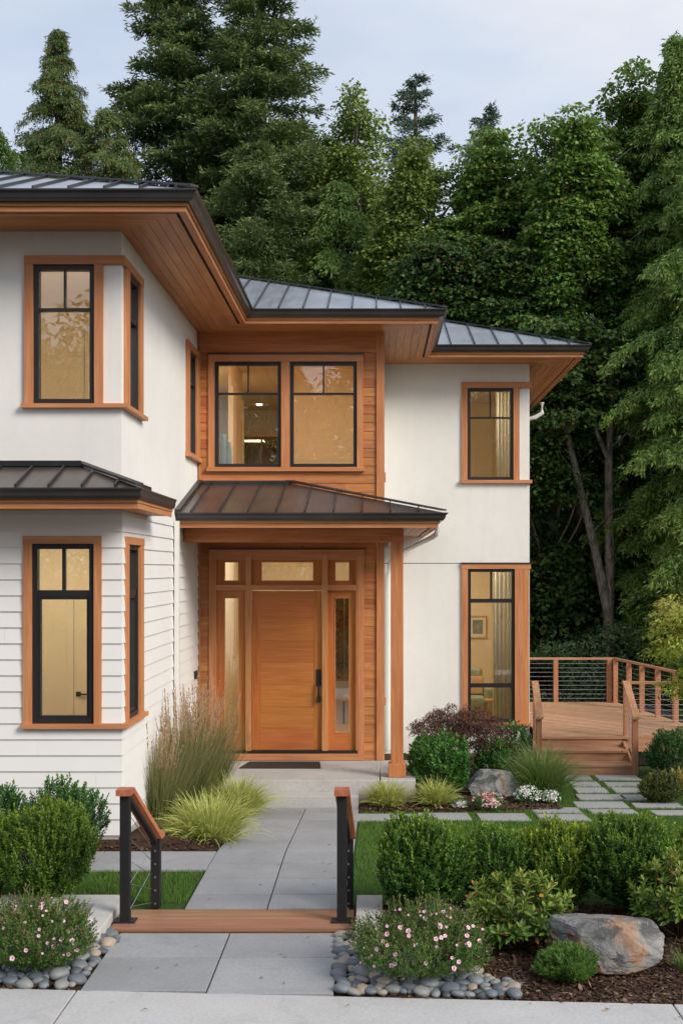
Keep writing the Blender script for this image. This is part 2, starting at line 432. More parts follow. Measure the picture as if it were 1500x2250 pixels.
# ---- left volume
wall('stucco_wall', fa, XL, XA, 3.95, 6.9, [W1], M['stucco'])
wall('siding_wall', fa, XL, XA, .40, 3.95, [W7], M['siding'])
T7 = (xa(53), xa(225), za(1600), za(1178))
T8 = (ys(272), ys(310), za(1600), za(1178))
lap('lap_siding', fa, XL, XA+.012, .42, 4.0, .168, [T7, (xa(225)-.01, XA+.05, za(1600), za(1590))], M['siding'], 3.6)
wall('stucco_wall', sa, YA+.2, YB+.2, 3.95, 6.9, [W2, W3], M['stucco'])
wall('siding_wall', sa, YA+.2, YB+.2, .40, 3.95, [W8], M['siding'])
lap('lap_siding', sa, YA-.004, YB-.03, .42, 4.0, .168, [T8, (YA-.1, ys(272)+.01, za(1600), za(1590))], M['siding'], 3.6)
wall('foundation', fa, XL, XA-.03, -.3, .40, [], M['concrete'], .2)
wall('foundation', side(XA-.03), YA+.2, YB, -.3, .40, [], M['concrete'], .2)
hdr = (za(582), za(563)); sl_ = (za(897), za(888))
window(fa, W1, za(680), trims=[(xa(56), W1[0], W1[2], W1[3], 1), (W1[1], xa(228), W1[2], W1[3], 1), (xa(56), XA+.044, hdr[0], hdr[1], 0)], sill=(xa(50), XA+.075, sl_[0], sl_[1]))
window(sa, W2, za(680), axis='y', trims=[(ys(272), W2[0], W2[2], W2[3], 1), (W2[1], ys(309), W2[2], W2[3], 1), (YA+.001, ys(309), hdr[0], hdr[1], 0)], sill=(YA+.002, ys(312), sl_[0], sl_[1]))
window(sa, W3, 6.0, axis='y', trims=[(ys(408), W3[0], W3[2], W3[3], 1), (W3[1], ys(433), W3[2], W3[3], 1), (ys(408), ys(433), W3[3], W3[3]+.1, 0)], sill=(ys(407), ys(434), W3[2]-.06, W3[2]))
hd7 = (za(1195), za(1178)); sl7 = (za(1600), za(1590))
window(fa, W7, za(1304), lower_sash=True, trims=[(xa(53), W7[0], W7[2], W7[3], 1), (W7[1], xa(225), W7[2], W7[3], 1), (xa(53), xa(225), hd7[0], hd7[1], 0)], sill=(xa(50), XA+.075, sl7[0], sl7[1]))
window(sa, W8, za(1304), lower_sash=True, axis='y', trims=[(ys(272), W8[0], W8[2], W8[3], 1), (W8[1], ys(310), W8[2], W8[3], 1), (ys(272), ys(310), hd7[0], hd7[1], 0)], sill=(YA+.002, ys(313), sl7[0], sl7[1]))
# ---- cedar bay
TB = (xb(458), xb(798), zb(1036), zb(780)); TD = (xb(460), xb(800), zb(1670), zb(1208))
wall('cedar_wall', fb, XA+.002, XB, .34, 4.0, [DU], M['cedar_x'])
wall('cedar_wall', fb, XA+.002, XB, 4.0, 6.9, [W4a, W4b], M['cedar_x'])
lap('cedar_siding', fb, XA+.02, xb(827), .345, 4.3, .136, [TD], M['cedar_x'], 1.6, t0=.008, t1=.017, rnd=random.Random(5))
lap('cedar_siding', fb, XA+.02, xb(827), 4.3, zb(775), .136, [TB], M['cedar_x'], 1.6, t0=.008, t1=.017, rnd=random.Random(8))
b = MB(fb); b.box(XA+.02, xb(827), 0, .032, zb(775), ZS+.02); b.build('frieze_board', M['cedar_x'], house)
b = MB(fb); b.box(xb(827), XB+.03, 0, .045, .345, ZS+.01); b.box(XA+.02, XA+.045, 0, .04, .345, zb(775)-.001); b.build('corner_board', M['trim_z'], house)
hb = (zb(795), zb(780)); sb = (zb(1036), zb(1027))
window(fb, W4a, zb(865), trims=[(TB[0], W4a[0], W4a[2], W4a[3], 1), (W4a[1], W4b[0], W4a[2], W4a[3], 1), (TB[0], TB[1], hb[0], hb[1], 0)], sill=(xb(455), xb(801), sb[0], sb[1]))
window(fb, W4b, zb(865), trims=[(W4b[1], TB[1], W4a[2], W4a[3], 1)])
b = MB(fb); b.box(xb(457), xb(799), 0, .065, zb(780)+.001, zb(777)); b.build('drip_cap', M['gutter'], house)
wall('stucco_wall', side(XB), YB+.2, YC-.001, .0, 6.9, [], M['stucco'])
# ---- right wing
wall('stucco_wall', fc, XB-.1, XC, zc(1237), 6.9, [W5], M['stucco'])
wall('stucco_wall', fc, XB-.1, XC, -.1, zc(1238.6), [W6], M['stucco'])
b = MB(fc); b.box(XB, XC-.01, -.19, -.006, zc(1238.6), zc(1237)); b.build('control_joint', M['joint'], house)
wall('stucco_wall', side(XC), YC+.2, YBACK, -.1, 6.9, [], M['stucco'])
h5 = (zc(853), zc(840)); s5 = (zc(1062), zc(1055))
window(fc, W5, zc(918), trims=[(xc(1013.5), W5[0], W5[2], W5[3], 1), (W5[1], xc(1140), W5[2], W5[3], 1), (xc(1013), XC+.03, h5[0], h5[1], 0)], sill=(xc(1011), XC+.04, s5[0], s5[1]))
h6 = (zc(1250), zc(1239)); s6 = (zc(1594), zc(1587))
window(fc, W6, zc(1320), lower_sash=True, extra_bar=zc(1506), trims=[(xc(1013.5), W6[0], W6[2], W6[3], 1), (W6[1], XC-.012, W6[2], W6[3], 1), (xc(1013), XC+.02, h6[0], h6[1], 0)], sill=(xc(1011), XC+.02, s6[0], s6[1]))
b = MB(fc); b.box(xc(1012), XC+.03, 0, .06, zc(1239)+.001, zc(1236)); b.build('drip_cap', M['gutter'], house)
# ---- back and far walls with the rear openings seen through the rooms
bk = lambda u, n, z: (u, YBACK+n, z)
H1 = (-3.0, -2.1, 5.25, 6.2); H2 = (-1.10, -.30, .75, 2.85)
wall('back_wall', bk, XL, XC, .0, 6.9, [H1, H2], M['stucco'])
wall('end_wall', lambda u, n, z: (XL-n, u, z), YA, YBACK, .0, 6.9, [], M['siding'])
for h in (H1, H2):
    b = MB(bk); um = (h[0]+h[1])/2
    b.box(h[0], h[0]+.04, -.1, .0, h[2], h[3]).box(h[1]-.04, h[1], -.1, .0, h[2], h[3]).box(h[0]+.04, h[1]-.04, -.1, 0, h[2], h[2]+.04).box(h[0]+.04, h[1]-.04, -.1, 0, h[3]-.04, h[3])
    b.box(um-.015, um+.015, -.09, -.01, h[2]+.04, h[3]-.04)
    o = b.build('window', M['trim_z'], house)
    p = MB(bk); p.box(h[0]+.02, h[1]-.02, -.05, -.046, h[2]+.02, h[3]-.02); p.build('pane', M['glass'], o)
# ---- front door unit
d = MB(fb); PW = .0
zt0, zt1 = zb(1297), zb(1285)          # transom rail
z_top, z_bot = zb(1222), zb(1655)
for a, c in ((472, 476), (540, 552), (708, 720), (782, 786)): d.box(xb(a), xb(c), -.12, .03, z_bot, z_top)
dz_ = MB(fb)
for a, c in ((476, 540), (552, 708), (720, 782)):
    dz_.box(xb(a), xb(c), -.12, .034, zt0, zt1)
    dz_.box(xb(a), xb(c), -.12, .02, zb(1230), z_top)
dfr = d.build('door_frame', M['trim_z'], house); dz_.each('rail', M['trim_x'], dfr)
t = MB(fb); t.box(TD[0], DU[0], 0, .04, zb(1655), z_top).box(DU[1], TD[1], 0, .04, zb(1655), z_top); t.each('trim', M['trim_z'], dfr)
t = MB(fb); t.box(TD[0], TD[1], 0, .046, z_top, TD[3]); t.box(TD[0], TD[1], 0, .05, zb(1670)+.004, zb(1655)); t.each('trim', M['trim_x'], dfr)
t = MB(fb); t.box(DU[0], DU[1], -.12, .05, zb(1655)+.001, zb(1649)); t.build('threshold', M['blackframe'], house)
t = MB(fb); t.box(xb(458), xb(802), 0, .066, TD[3]+.001, TD[3]+.018); t.build('drip_cap', M['gutter'], house)
def sash(name, u0, u1, z0, z1, g):
    """wood panel with a glazed opening g = (u0,u1,z0,z1)"""
    a = MB(fb); a.box(u0, g[0], -.09, -.04, z0, z1).box(g[1], u1, -.09, -.04, z0, z1)
    c = MB(fb); c.box(g[0], g[1], -.09, -.041, z0, g[2]).box(g[0], g[1], -.09, -.041, g[3], z1)
    o = a.build(name, M['door_z'], house); c.build('rail', M['door_x'], o)
    q = MB(fb); e = .012
    q.box(g[0], g[0]+e, -.075, -.032, g[2], g[3]).box(g[1]-e, g[1], -.075, -.032, g[2], g[3]).box(g[0]+e, g[1]-e, -.075, -.032, g[2], g[2]+e).box(g[0]+e, g[1]-e, -.075, -.032, g[3]-e, g[3])
    q.build('glazing_bead', M['trim_z'], o)
    p = MB(fb); p.box(g[0], g[1], -.067, -.063, g[2], g[3]); p.build('pane', M['glass'], o)
    return o
for (a, c, g0, g1) in ((476, 540, 492, 525), (720, 782, 735, 768)):
    sash('sidelight', xb(a), xb(c), zb(1649), zt0, (xb(g0), xb(g1), zb(1611), zb(1313)))
    sash('transom', xb(a), xb(c), zt1, zb(1230), (xb(g0), xb(g1), zb(1277), zb(1234)))
sash('transom', xb(552), xb(708), zt1, zb(1230), (xb(573), xb(689), zb(1277), zb(1234)))
dr = MB(fb); dr.box(xb(553.5), xb(572), -.09, -.035, zb(1648), zb(1298.5)).box(xb(690), xb(706.5), -.09, -.035, zb(1648), zb(1298.5))
door = dr.build('front_door', M['door_z'], house); door['label'] = 'closed orange brown front door with horizontal grain'
zz = [1648, 1600, 1552, 1504, 1456, 1408, 1360, 1313, 1298.5]; b = MB(fb)
for q0, q1 in zip(zz, zz[1:]): b.box(xb(572), xb(690), -.09, -.041 if q1 != 1298.5 and q0 != 1648 else -.0355, zb(q0)+.0008, zb(q1)-.0008)
b.build('panel', M['door_x'], door)
hn = MB(fb); hn.box(xb(694.5), xb(705), -.035, -.018, zb(1508), zb(1471)).box(xb(696), xb(703.5), -.035, -.018, zb(1544), zb(1530))
hn.box(xb(697.5), xb(702), .015, .035, zb(1542), zb(1500)).box(xb(697.5), xb(702), -.018, .015, zb(1506), zb(1500)).box(xb(697.5), xb(702), -.018, .015, zb(1542), zb(1536))
hn.build('door_handle', M['blackframe'], door, bevel=.003)
# ---- main roof edge: soffit boards, vent, fascia, gutter follow one mitred line
def offset_main(d):
    return [(XL-.9, YA-d), (XA+d, YA-d), (XA+d, YB-d), (XB+d, YB-d), (XB+d, YC-d), (XC+d, YC-d), (XC+d, YBACK+.2)]
def eaves(path, zs, widths, vent, ov, fz, gz, name_s='soffit', ends=True):
    segs = len(path(0))-1
    for k in range(segs):
        one = lambda dd, k=k: path(dd)[k:k+2]
        P = path(0); horiz = abs(P[k][1]-P[k+1][1]) < 1e-6
        s = MB(); d0 = 0
        for w in widths:
            if vent[0] <= d0 < vent[1]-.001: d0 += w; continue
            s.sweep(one, [(d0+.002, zs), (d0+w-.0025, zs), (d0+w-.0025, zs+.018), (d0+.002, zs+.018)]); d0 += w
        s.build(name_s, M['soffit_x' if horiz else 'soffit_y'], house)
        f = MB(); f.sweep(one, [(ov, zs-.012), (ov+.022, zs-.012), (ov+.022, fz), (ov, fz)])
        f.sweep(one, [(ov+.022, fz-.035), (ov+.045, fz-.035), (ov+.045, fz+.01), (ov+.022, fz+.01)])
        f.build('fascia', M['trim_x' if horiz else 'trim_y'], house)
    s = MB(); s.sweep(path, [(-.1, zs+.019), (ov-.001, zs+.019), (ov-.001, zs+.04), (-.1, zs+.04)]); s.build('soffit_vent', M['vent'], house)
    g = MB(); o2 = ov+.045
    g.sweep(path, [(o2, fz+.0), (o2+.045, fz+.0), (o2+.06, fz+.022), (o2+.068, fz+.03), (o2+.078, gz-.035), (o2+.105, gz-.014), (o2+.105, gz), (o2+.094, gz), (o2+.085, gz-.01), (o2+.02, gz-.012), (o2-.02, gz-.012)])
    g.build('gutter', M['gutter'], house)
eaves(offset_main, ZS, [.115]*6+[.032]+[.063], (.69, .722), .785, ZS+.075, ZS+.185)
RT = ZS+.178; OV = .93; SL = .364
# ---- main roofs: hip planes with standing seams
def hip_front(name, x0, x1, y0, zt, slope, depth, mat, sp, left_hip=False, rib=True, clip_left=None, off=0.0, seam='seam'):
    """front plane rising from the eave line y0 between x0 and x1, with a hip on the right, and the end plane beyond it"""
    b = MB(); D = depth
    lx = x0+D if left_hip else x0
    top = [(lx, y0+D), (x1-D, y0+D)]
    b.face([(x0, y0, zt), (x1, y0, zt), (x1-D, y0+D, zt+slope*D), (lx, y0+D, zt+slope*D)])
    b.face([(x1, y0, zt), (x1, y0+2*D, zt), (x1-D, y0+D, zt+slope*D)])
    b.face([(x1, y0+2*D, zt), (x0, y0+2*D, zt), (lx, y0+D, zt+slope*D), (x1-D, y0+D, zt+slope*D)])
    if left_hip: b.face([(x0, y0+2*D, zt), (x0, y0, zt), (lx, y0+D, zt+slope*D)])
    b.face([(x0, y0, zt-.01), (x0, y0+2*D, zt-.01), (x1, y0+2*D, zt-.01), (x1, y0, zt-.01)])
    o = b.build(name, M[mat], house)
    r = MB(); x = x1-off-sp*.6
    while x > x0+.05:
        L_ = min(D, x1-x)-.03
        if left_hip: L_ = min(L_, x-x0-.03)
        if L_ > .12:
            a, c = .02, L_
            r.hexa([(x-.011, y0+a, zt+slope*a), (x+.011, y0+a, zt+slope*a), (x+.011, y0+c, zt+slope*c), (x-.011, y0+c, zt+slope*c),
                    (x-.008, y0+a, zt+slope*a+.034), (x+.008, y0+a, zt+slope*a+.034), (x+.008, y0+c, zt+slope*c+.034), (x-.008, y0+c, zt+slope*c+.034)])
        x -= sp
    y = y0+sp
    while y < y0+2*D-.1:
        L_ = min(y-y0, y0+2*D-y)-.03
        if L_ > .1:
            a, c = .02, L_
            r.hexa([(x1-c, y-.011, zt+slope*c), (x1-a, y-.011, zt+slope*a), (x1-a, y+.011, zt+slope*a), (x1-c, y+.011, zt+slope*c),
                    (x1-c, y-.008, zt+slope*c+.034), (x1-a, y-.008, zt+slope*a+.034), (x1-a, y+.008, zt+slope*a+.034), (x1-c, y+.008, zt+slope*c+.034)])
        y += sp
    r.build('standing_seams', M[seam], o)
    h = MB(); q = .055
    h.hexa([(x1-.0-q, y0-.012, zt+.03), (x1+.012, y0+.0+q, zt+.03), (x1-D+.0, y0+D+q, zt+slope*D+.03), (x1-D-q, y0+D, zt+slope*D+.03),
            (x1-.0-q, y0-.012, zt+.05), (x1+.012, y0+q, zt+.05), (x1-D, y0+D+q, zt+slope*D+.05), (x1-D-q, y0+D, zt+slope*D+.05)])
    if left_hip:
        h.hexa([(x0-.012, y0+q, zt+.03), (x0+q, y0-.012, zt+.03), (x0+D+q, y0+D, zt+slope*D+.03), (x0+D, y0+D+q, zt+slope*D+.03),
                (x0-.012, y0+q, zt+.05), (x0+q, y0-.012, zt+.05), (x0+D+q, y0+D, zt+slope*D+.05), (x0+D, y0+D+q, zt+slope*D+.05)])
    h.box(lx, x1-D, y0+D-.06, y0+D+.06, zt+slope*D+.01, zt+slope*D+.04)
    h.build('hip_cap', M[seam], o)
    return o
hip_front('roof', XL-.9, XA+OV, YA-OV, RT, SL, 4.2, 'roof', .355, left_hip=True)
hip_front('roof', XA-3.4, XB+OV, YB-OV, RT-.003, SL, 3.9, 'roof', .355, off=.1)
hip_front('roof', XB-4.6, XC+OV, YC-OV, RT-.006, SL, 3.75, 'roof', .40, off=.12)
# ---- pent roof between the storeys of the left volume
EZ = 3.885; PY0, PX1, PY1 = YA-.72, XA+.30, 15.1
def off_low(d): return [(XL-.6, YA-d-.0), (XA+.0+min(d, 9)*.46, YA-d), (XA+.0+d*.46, PY1)]
eaves(off_low, EZ, [.105]*6, (9, 10), .625, EZ+.085, EZ+.195)
zt = EZ+.19; y0 = YA-.775; x1 = XA+.355; sl2 = .37
b = MB(); D = YA-y0; zw = zt+sl2*D
b.face([(XL-.6, y0, zt), (x1, y0, zt), (x1-D, YA, zw), (XL-.6, YA, zw)])
dx = x1-XA
b.face([(x1, y0, zt), (x1, PY1, zt), (XA, PY1, zt+sl2*dx), (XA, YA, zt+sl2*dx), (x1-D, YA, zw)])
b.face([(x1, PY1, zt), (x1, PY1, zt-.02), (XA, PY1, zt-.02), (XA, PY1, zt+sl2*dx)])
b.face([(XL-.6, y0, zt-.012), (XL-.6, YA, zt-.012), (x1, YA, zt-.012), (x1, y0, zt-.012)])
b.face([(XA, YA, zt-.0125), (XA, PY1, zt-.0125), (x1, PY1, zt-.0125), (x1, YA, zt-.0125)])
pr = b.build('pent_roof', M['roof_brown'], house)
r = MB(); x = x1-.27
while x > XL:
    c = min(D, x1-x)-.03; a = .02
    r.hexa([(x-.011, y0+a, zt+sl2*a), (x+.011, y0+a, zt+sl2*a), (x+.011, y0+c, zt+sl2*c), (x-.011, y0+c, zt+sl2*c),
            (x-.008, y0+a, zt+sl2*a+.036), (x+.008, y0+a, zt+sl2*a+.036), (x+.008, y0+c, zt+sl2*c+.036), (x-.008, y0+c, zt+sl2*c+.036)])
    x -= .335
r.build('standing_seams', M['seam'], pr)
h = MB(); q = .06
h.hexa([(x1-q, y0-.012, zt+.03), (x1+.012, y0+q, zt+.03), (x1-D+.02, YA+.0+q-.062, zw+.02), (x1-D-q, YA-.001, zw+.02),
        (x1-q, y0-.012, zt+.052), (x1+.012, y0+q, zt+.052), (x1-D+.02, YA+q-.062, zw+.045), (x1-D-q, YA-.001, zw+.045)])
h.box(XL-.6, x1-D, YA-.06, YA-.001, zw-.01, zw+.05)
h.hexa([(XA+.001, YA-.06, zt+sl2*dx-.01), (XA+.06, YA-.06, zt+sl2*dx-.03), (XA+.06, PY1, zt+sl2*dx-.03), (XA+.001, PY1, zt+sl2*dx-.01), (XA+.001, YA-.06, zt+sl2*dx+.04), (XA+.06, YA-.06, zt+sl2*dx+.02), (XA+.06, PY1, zt+sl2*dx+.02), (XA+.001, PY1, zt+sl2*dx+.04)])
h.build('hip_cap', M['seam'], pr)
# ---- porch roof, beam, post
PE = 17.28
def off_porch(d): return [(XA+.002, YB-(YB-PE)-d), (.335+d, PE-d), (.335+d, YC-.002)]
PZ = 3.83
segw = [.105]*7
eaves(lambda d: [(XA+.028, PE+.52-d), (.335+d, PE+.52-d), (.335+d, YC-.002)], PZ, [.10]*4+[.03]+[.06], (.40, .43), .49, PZ+.085, PZ+.19)
zt = PZ+.185; y0 = PE-.09; x1 = .335+.61; D = YB-y0; slp = .245; zw = zt+slp*D
b = MB()
b.face([(XA+.002, y0, zt), (x1, y0, zt), (x1-D, YB-.001, zw), (XA+.002, YB-.001, zw)])
b.face([(x1, y0, zt), (x1, YC-.001, zt), (XB+.03, YC-.001, zt+slp*(x1-XB-.03)), (XB+.03, YB, zt+slp*(x1-XB-.03)), (x1-D, YB-.001, zw)])
b.face([(XA+.002, y0, zt-.012), (XA+.002, YB-.001, zt-.012), (x1, YB-.001, zt-.012), (x1, y0, zt-.012)])
b.face([(XB+.03, YB, zt-.0122), (XB+.03, YC, zt-.0122), (x1, YC, zt-.0122), (x1, YB, zt-.0122)])
po = b.build('porch_roof', M['roof_brown'], house)
r = MB(); x = x1-.36
while x > XA+.1:
    c = min(D, x1-x)-.03; a = .02
    r.hexa([(x-.011, y0+a, zt+slp*a), (x+.011, y0+a, zt+slp*a), (x+.011, y0+c, zt+slp*c), (x-.011, y0+c, zt+slp*c),
            (x-.008, y0+a, zt+slp*a+.034), (x+.008, y0+a, zt+slp*a+.034), (x+.008, y0+c, zt+slp*c+.034), (x-.008, y0+c, zt+slp*c+.034)])
    x -= .385
r.build('standing_seams', M['seam'], po)
h = MB(); q = .06
h.hexa([(x1-q, y0-.012, zt+.03), (x1+.012, y0+q, zt+.03), (x1-D+q, YB-.04, zw+.02), (x1-D-q, YB-.04, zw+.02),
        (x1-q, y0-.012, zt+.052), (x1+.012, y0+q, zt+.052), (x1-D+q, YB-.04, zw+.045), (x1-D-q, YB-.04, zw+.045)])
h.box(XA+.03, x1-D, YB-.09, YB-.034, zw-.02, zw+.035)
h.hexa([(XA+.002, y0, zt), (XA+.07, y0, zt), (XA+.07, YB-.04, zw), (XA+.002, YB-.04, zw), (XA+.002, y0, zt+.05), (XA+.07, y0, zt+.05), (XA+.07, YB-.04, zw+.05), (XA+.002, YB-.04, zw+.05)])
h.build('hip_cap', M['seam'], po)
PYF = 17.86
b = MB(); b.box(XA+.028, .39, PYF, PYF+.17, 3.635, PZ-.001); b.build('porch_beam', M['cedar_x'], house)
b = MB(); b.box(.213, .388, PYF+.17, YC-.003, 3.66, PZ-.002); b.build('porch_beam', M['cedar_y'], house)
b = MB(); x = XA+.03
while x < .2:
    b.box(x+.002, min(x+.11, .21), PYF+.17, YB-.05, PZ+.0, PZ+.015); x += .112
b.build('porch_ceiling', M['soffit_y'], house)
b = MB(); b.box(.213, .388, PYF-.002, PYF+.173, .34+.17, 3.634); pst = b.build('porch_post', M['post_z'], house, bevel=.006)
b = MB(); b.box(.178, .423, PYF-.04, PYF+.21, .345, .53); b.build('post_base', M['post_z'], pst, bevel=.006)
# ---- porch slab and steps
b = MB(); b.box(XA+.03, wx(833, 17.62), 17.62, YB-.001, -.2, .34).box(wx(836, 17.62), .552, 17.62, YB-.001, -.2, .34)
b.build('porch_slab', M['concrete'], house, bevel=.008)
b = MB(); b.box(-1.72, -.235, 17.28, 17.618, -.2, .175); b.build('porch_step', M['concrete'], house, bevel=.008)
# ---- downspouts
def pipe(name, pts, w=.034, mat='whitemetal'):
    b = MB(); b.tube(pts, w, 8); return b.build(name, M[mat], house, smooth=False)
b = MB(); b.box(XA+.028, XA+.09, 17.0, 17.07, .25, 3.9); b.build('downspout', M['whitemetal'], house)
pipe('downspout', [(.93, 19.3, 3.90), (.93, 19.35, 3.80), (.86, 19.5, 3.74), (.40, 21.9, 3.52), (.25, 22.25, 3.38), (.22, 22.33, 3.15), (.22, 22.33, .1)], .04)
pipe('downspout', [(XC+.95, YBACK-.6, ZS+.06), (XC+.95, YBACK-.6, ZS-.18), (XC+.80, YBACK-.6, ZS-.27), (XC+.06, YBACK-.6, ZS-.45), (XC+.05, YBACK-.6, 3.0)], .05)
b = MB(side(XA+.02)); b.box(ys(424)-.0, ys(428), 0, .03, 1.62, 1.74); b.build('door_bell', M['blackframe'], house, bevel=.004)
b = MB(); b.box(XB+.03, XB+.05, YB-.02, YB+.01, zb(1060), zb(1038)); b.box(XB+.03, XB+.05, YB-.02, YB+.01, zb(1550), zb(1532)); b.build('bracket', M['trim_z'], house)
# ---- rooms seen through the glass
def room(x0, x1, y0, y1, z0, z1, back=True, floor=True, left=True, right=True, wallm='wallpaint'):
    b = MB()
    if back: b.box(x0, x1, y1, y1+.05, z0, z1)
    if left: b.box(x0-.05, x0, y0, y1+.05, z0, z1)
    if right: b.box(x1, x1+.05, y0, y1+.05, z0, z1)
    if b.v: b.build('room_wall', M[wallm], house)
    b = MB(); b.box(x0, x1, y0, y1, z1, z1+.04); b.build('room_ceiling', M['ceilpaint'], house)
    if floor: b = MB(); b.box(x0, x1, y0, y1, z0-.05, z0); b.build('room_floor', M['innerwood'], house)
def glow(x, y, z, e, sx=1.2, sy=1.2, col=(1, .82, .60)):
    l = bpy.data.lights.new('room_light', 'AREA'); l.shape = 'RECTANGLE'; l.size = sx; l.size_y = sy; l.energy = e; l.color = col
    o = bpy.data.objects.new('room_light', l); COL.objects.link(o); o.location = (x, y, z)
M['lamp'] = None
m_, t_, b_ = mat_new('lamp_glow'); b_.inputs['Emission Color'].default_value = (1, .82, .55, 1); b_.inputs['Emission Strength'].default_value = 9; M['lamp'] = m_
m_, t_, b_ = mat_new('shade_glow'); b_.inputs['Base Color'].default_value = (.8, .7, .5, 1); b_.inputs['Emission Color'].default_value = (1, .75, .42, 1); b_.inputs['Emission Strength'].default_value = 1.4; M['shade'] = m_
FL1, CE1_, FL2, CE2_ = .36, 3.90, 4.45, 6.80
room(-8.2, XA-.21, YA+.22, 17.2, FL2, CE2_, right=False); room(XA-2.2, XA-.21, 17.4, YB+.1, FL2, CE2_, right=False)
room(-8.2, XA-.21, YA+.22, 16.0, FL1, CE1_, right=False)
room(-3.8, XB-.22, YB+.22, YBACK-.22, FL2, CE2_, back=False)
room(XA+.1, XB-.22, YB+.22, YBACK-.22, FL1, CE1_, back=False)
room(XB+.25, XC-.22, YC+.22, 27.2, FL2, CE2_); room(XB+.25, XC-.22, YC+.22, 27.2, FL1, CE1_)
b = MB(); b.box(-1.56, XB-.27, 22.4, 22.5, FL2, CE2_-.001); b.box(-3.8, XA-.2, YB+.12, YB+.17, FL2, CE2_-.001); b.box(-2.45, -2.40, 21.2, 23.0, FL2, CE2_-.001)
b.box(XA+.101, -1.2, 24.5, 24.6, FL1, CE1_-.001); b.box(-1.2, XB-.27, 24.5, 24.6, 2.95, CE1_-.001)
b.build('room_wall', M['wallpaint'], house)
b = MB(); b.box(-2.399, -2.37, 22.9, 23.0, FL2, 6.3); b.box(-2.399, -2.37, 21.2, 21.3, FL2, 6.3); b.box(-3.15, -1.95, YBACK-.26, YBACK-.221, 6.2, 6.35); b.box(-3.15, -1.95, YBACK-.26, YBACK-.221, 5.1, 5.25); b.build('room_trim', M['ceilpaint'], house)
for (x, y, z, e, sx, sy) in ((-4.6, YA+.42, 6.76, 38, 3.0, .25), (-3.7, 17.7, 6.7, 14, 1, .3), (-4.2, 14.6, 3.85, 27, 2.4, .8), (-1.2, YB+.40, 6.76, 34, 1.8, .25), (-3.3, 23.4, 6.72, 26, .6, 2.2),
                             (-1.4, 22, 3.85, 34, 1.6, 2.5), (-1.4, 26.5, 3.85, 10, 1, 1), (1.1, YC+.42, 6.76, 28, .9, .25), (1.4, 24.8, 3.85, 30, 1.5, 2), (1.3, YC+.40, 3.85, 12, 1.0, .25)):
    glow(x, y, z, e, sx, sy)
b = MB(); b.tube([(-2.5, 27.4, 6.797), (-2.5, 27.4, 6.78)], .055, 12); b.build('downlight', M['lamp'], house)
def idoor(x0, x1, y, z0, h, split=None):
    b = MB(front(y)); w = .08
    b.box(x0-w, x0, 0, .02, z0, z0+h+w).box(x1, x1+w, 0, .02, z0, z0+h+w).box(x0, x1, 0, .02, z0+h, z0+h+w)
    r = MB(front(y)); r.box(x0+.008, x1-.008, 0, .012, z0+.01, z0+h-.008); r.box(x0+.11, x1-.11, .012, .016, z0+.2, z0+h-.12)
    lv = MB(front(y)); lv.box(x0+.03, x0+.09, .012, .022, z0+.97, z0+1.03).box(x0+.05, x0+.17, .04, .052, z0+.99, z0+1.01).box(x0+.05, x0+.07, .022, .04, z0+.99, z0+1.01)
    e = b.build('interior_door', M['ceilpaint'], house); r.build('door_leaf', M['wallpaint'], e); lv.build('door_handle', M['blackframe'], e)
idoor(wx(163, 16.0), wx(163, 16.0)+.85, 16.0, FL1+.33, 2.25)
idoor(wx(186, 17.2), wx(186, 17.2)+.85, 17.2, FL2, 2.05)
m_, t_, b_ = mat_new('linen'); b_.inputs['Base Color'].default_value = (.72, .68, .58, 1); b_.inputs['Roughness'].default_value = .9; M['linen'] = m_
def curtain(x0, x1, y, z0, z1, label, fold=5):
    n = fold*10; V = []
    for k in range(n+1):
        t = k/n; V.append((x0+(x1-x0)*t, y+.014*math.sin(t*fold*2*math.pi+.6*math.sin(t*7)), z0)); V.append((V[-1][0], V[-1][1]+.004, z1))
    idx = []
    for k in range(n): idx += [2*k, 2*k+2, 2*k+3, 2*k+1]
    o = fast_mesh('curtain', V, [4]*n, idx, M['linen'], None, None, True); m = o.modifiers.new('thickness', 'SOLIDIFY'); m.thickness = .003; tag(o, label, 'curtain')
curtain(2.17, 2.45, 22.95, FL2+.02, 6.6, 'pale linen curtain hanging inside the upper window of the right wing')
curtain(2.12, 2.46, 22.95, FL1+.02, 3.7, 'pale linen curtain hanging inside the tall ground floor window of the right wing')
def picture(x0, x1, z0, z1, y, label, cols=((.10, .14, .08), (.35, .38, .36)), depth=.03):
    e = empty('framed_picture', ((x0+x1)/2, y, z0), label, 'picture'); f = MB(front(y)); w = .025
    f.box(x0, x0+w, 0, depth, z0, z1).box(x1-w, x1, 0, depth, z0, z1).box(x0+w, x1-w, 0, depth, z0, z0+w).box(x0+w, x1-w, 0, depth, z1-w, z1)
    f.build('frame', M['innerwood'], e)
    c = MB(front(y)); c.box(x0+w, x1-w, .002, .008, z0+w, z1-w); c.build('mat_board', M['linen'], e)
    zm = (z0+z1)/2; c = MB(front(y)); c.box(x0+.09, x1-.09, .008, .011, z0+.09, z1-.09)
    c.build('print', plain('landscape_print', cols[0], .6, 0, .1, 6, bstr=0, col2=cols[1]), e)
picture(wx(1028, 27.2), wx(1069, 27.2), wz(1402, 27.2), wz(1353, 27.2), 27.19, 'wide framed landscape picture on the wall behind the tall ground floor window')
e = empty('framed_picture', (2.47, 25.2, 1.9), 'tall thin dark framed picture on the side wall upstairs in the right wing', 'picture')
b = MB(side(2.48)); b.tf = lambda u, n, z: (2.478-n, u, z); b.box(24.6, 25.6, 0, .03, 4.9, 6.1); b.build('frame', M['blackframe'], e)
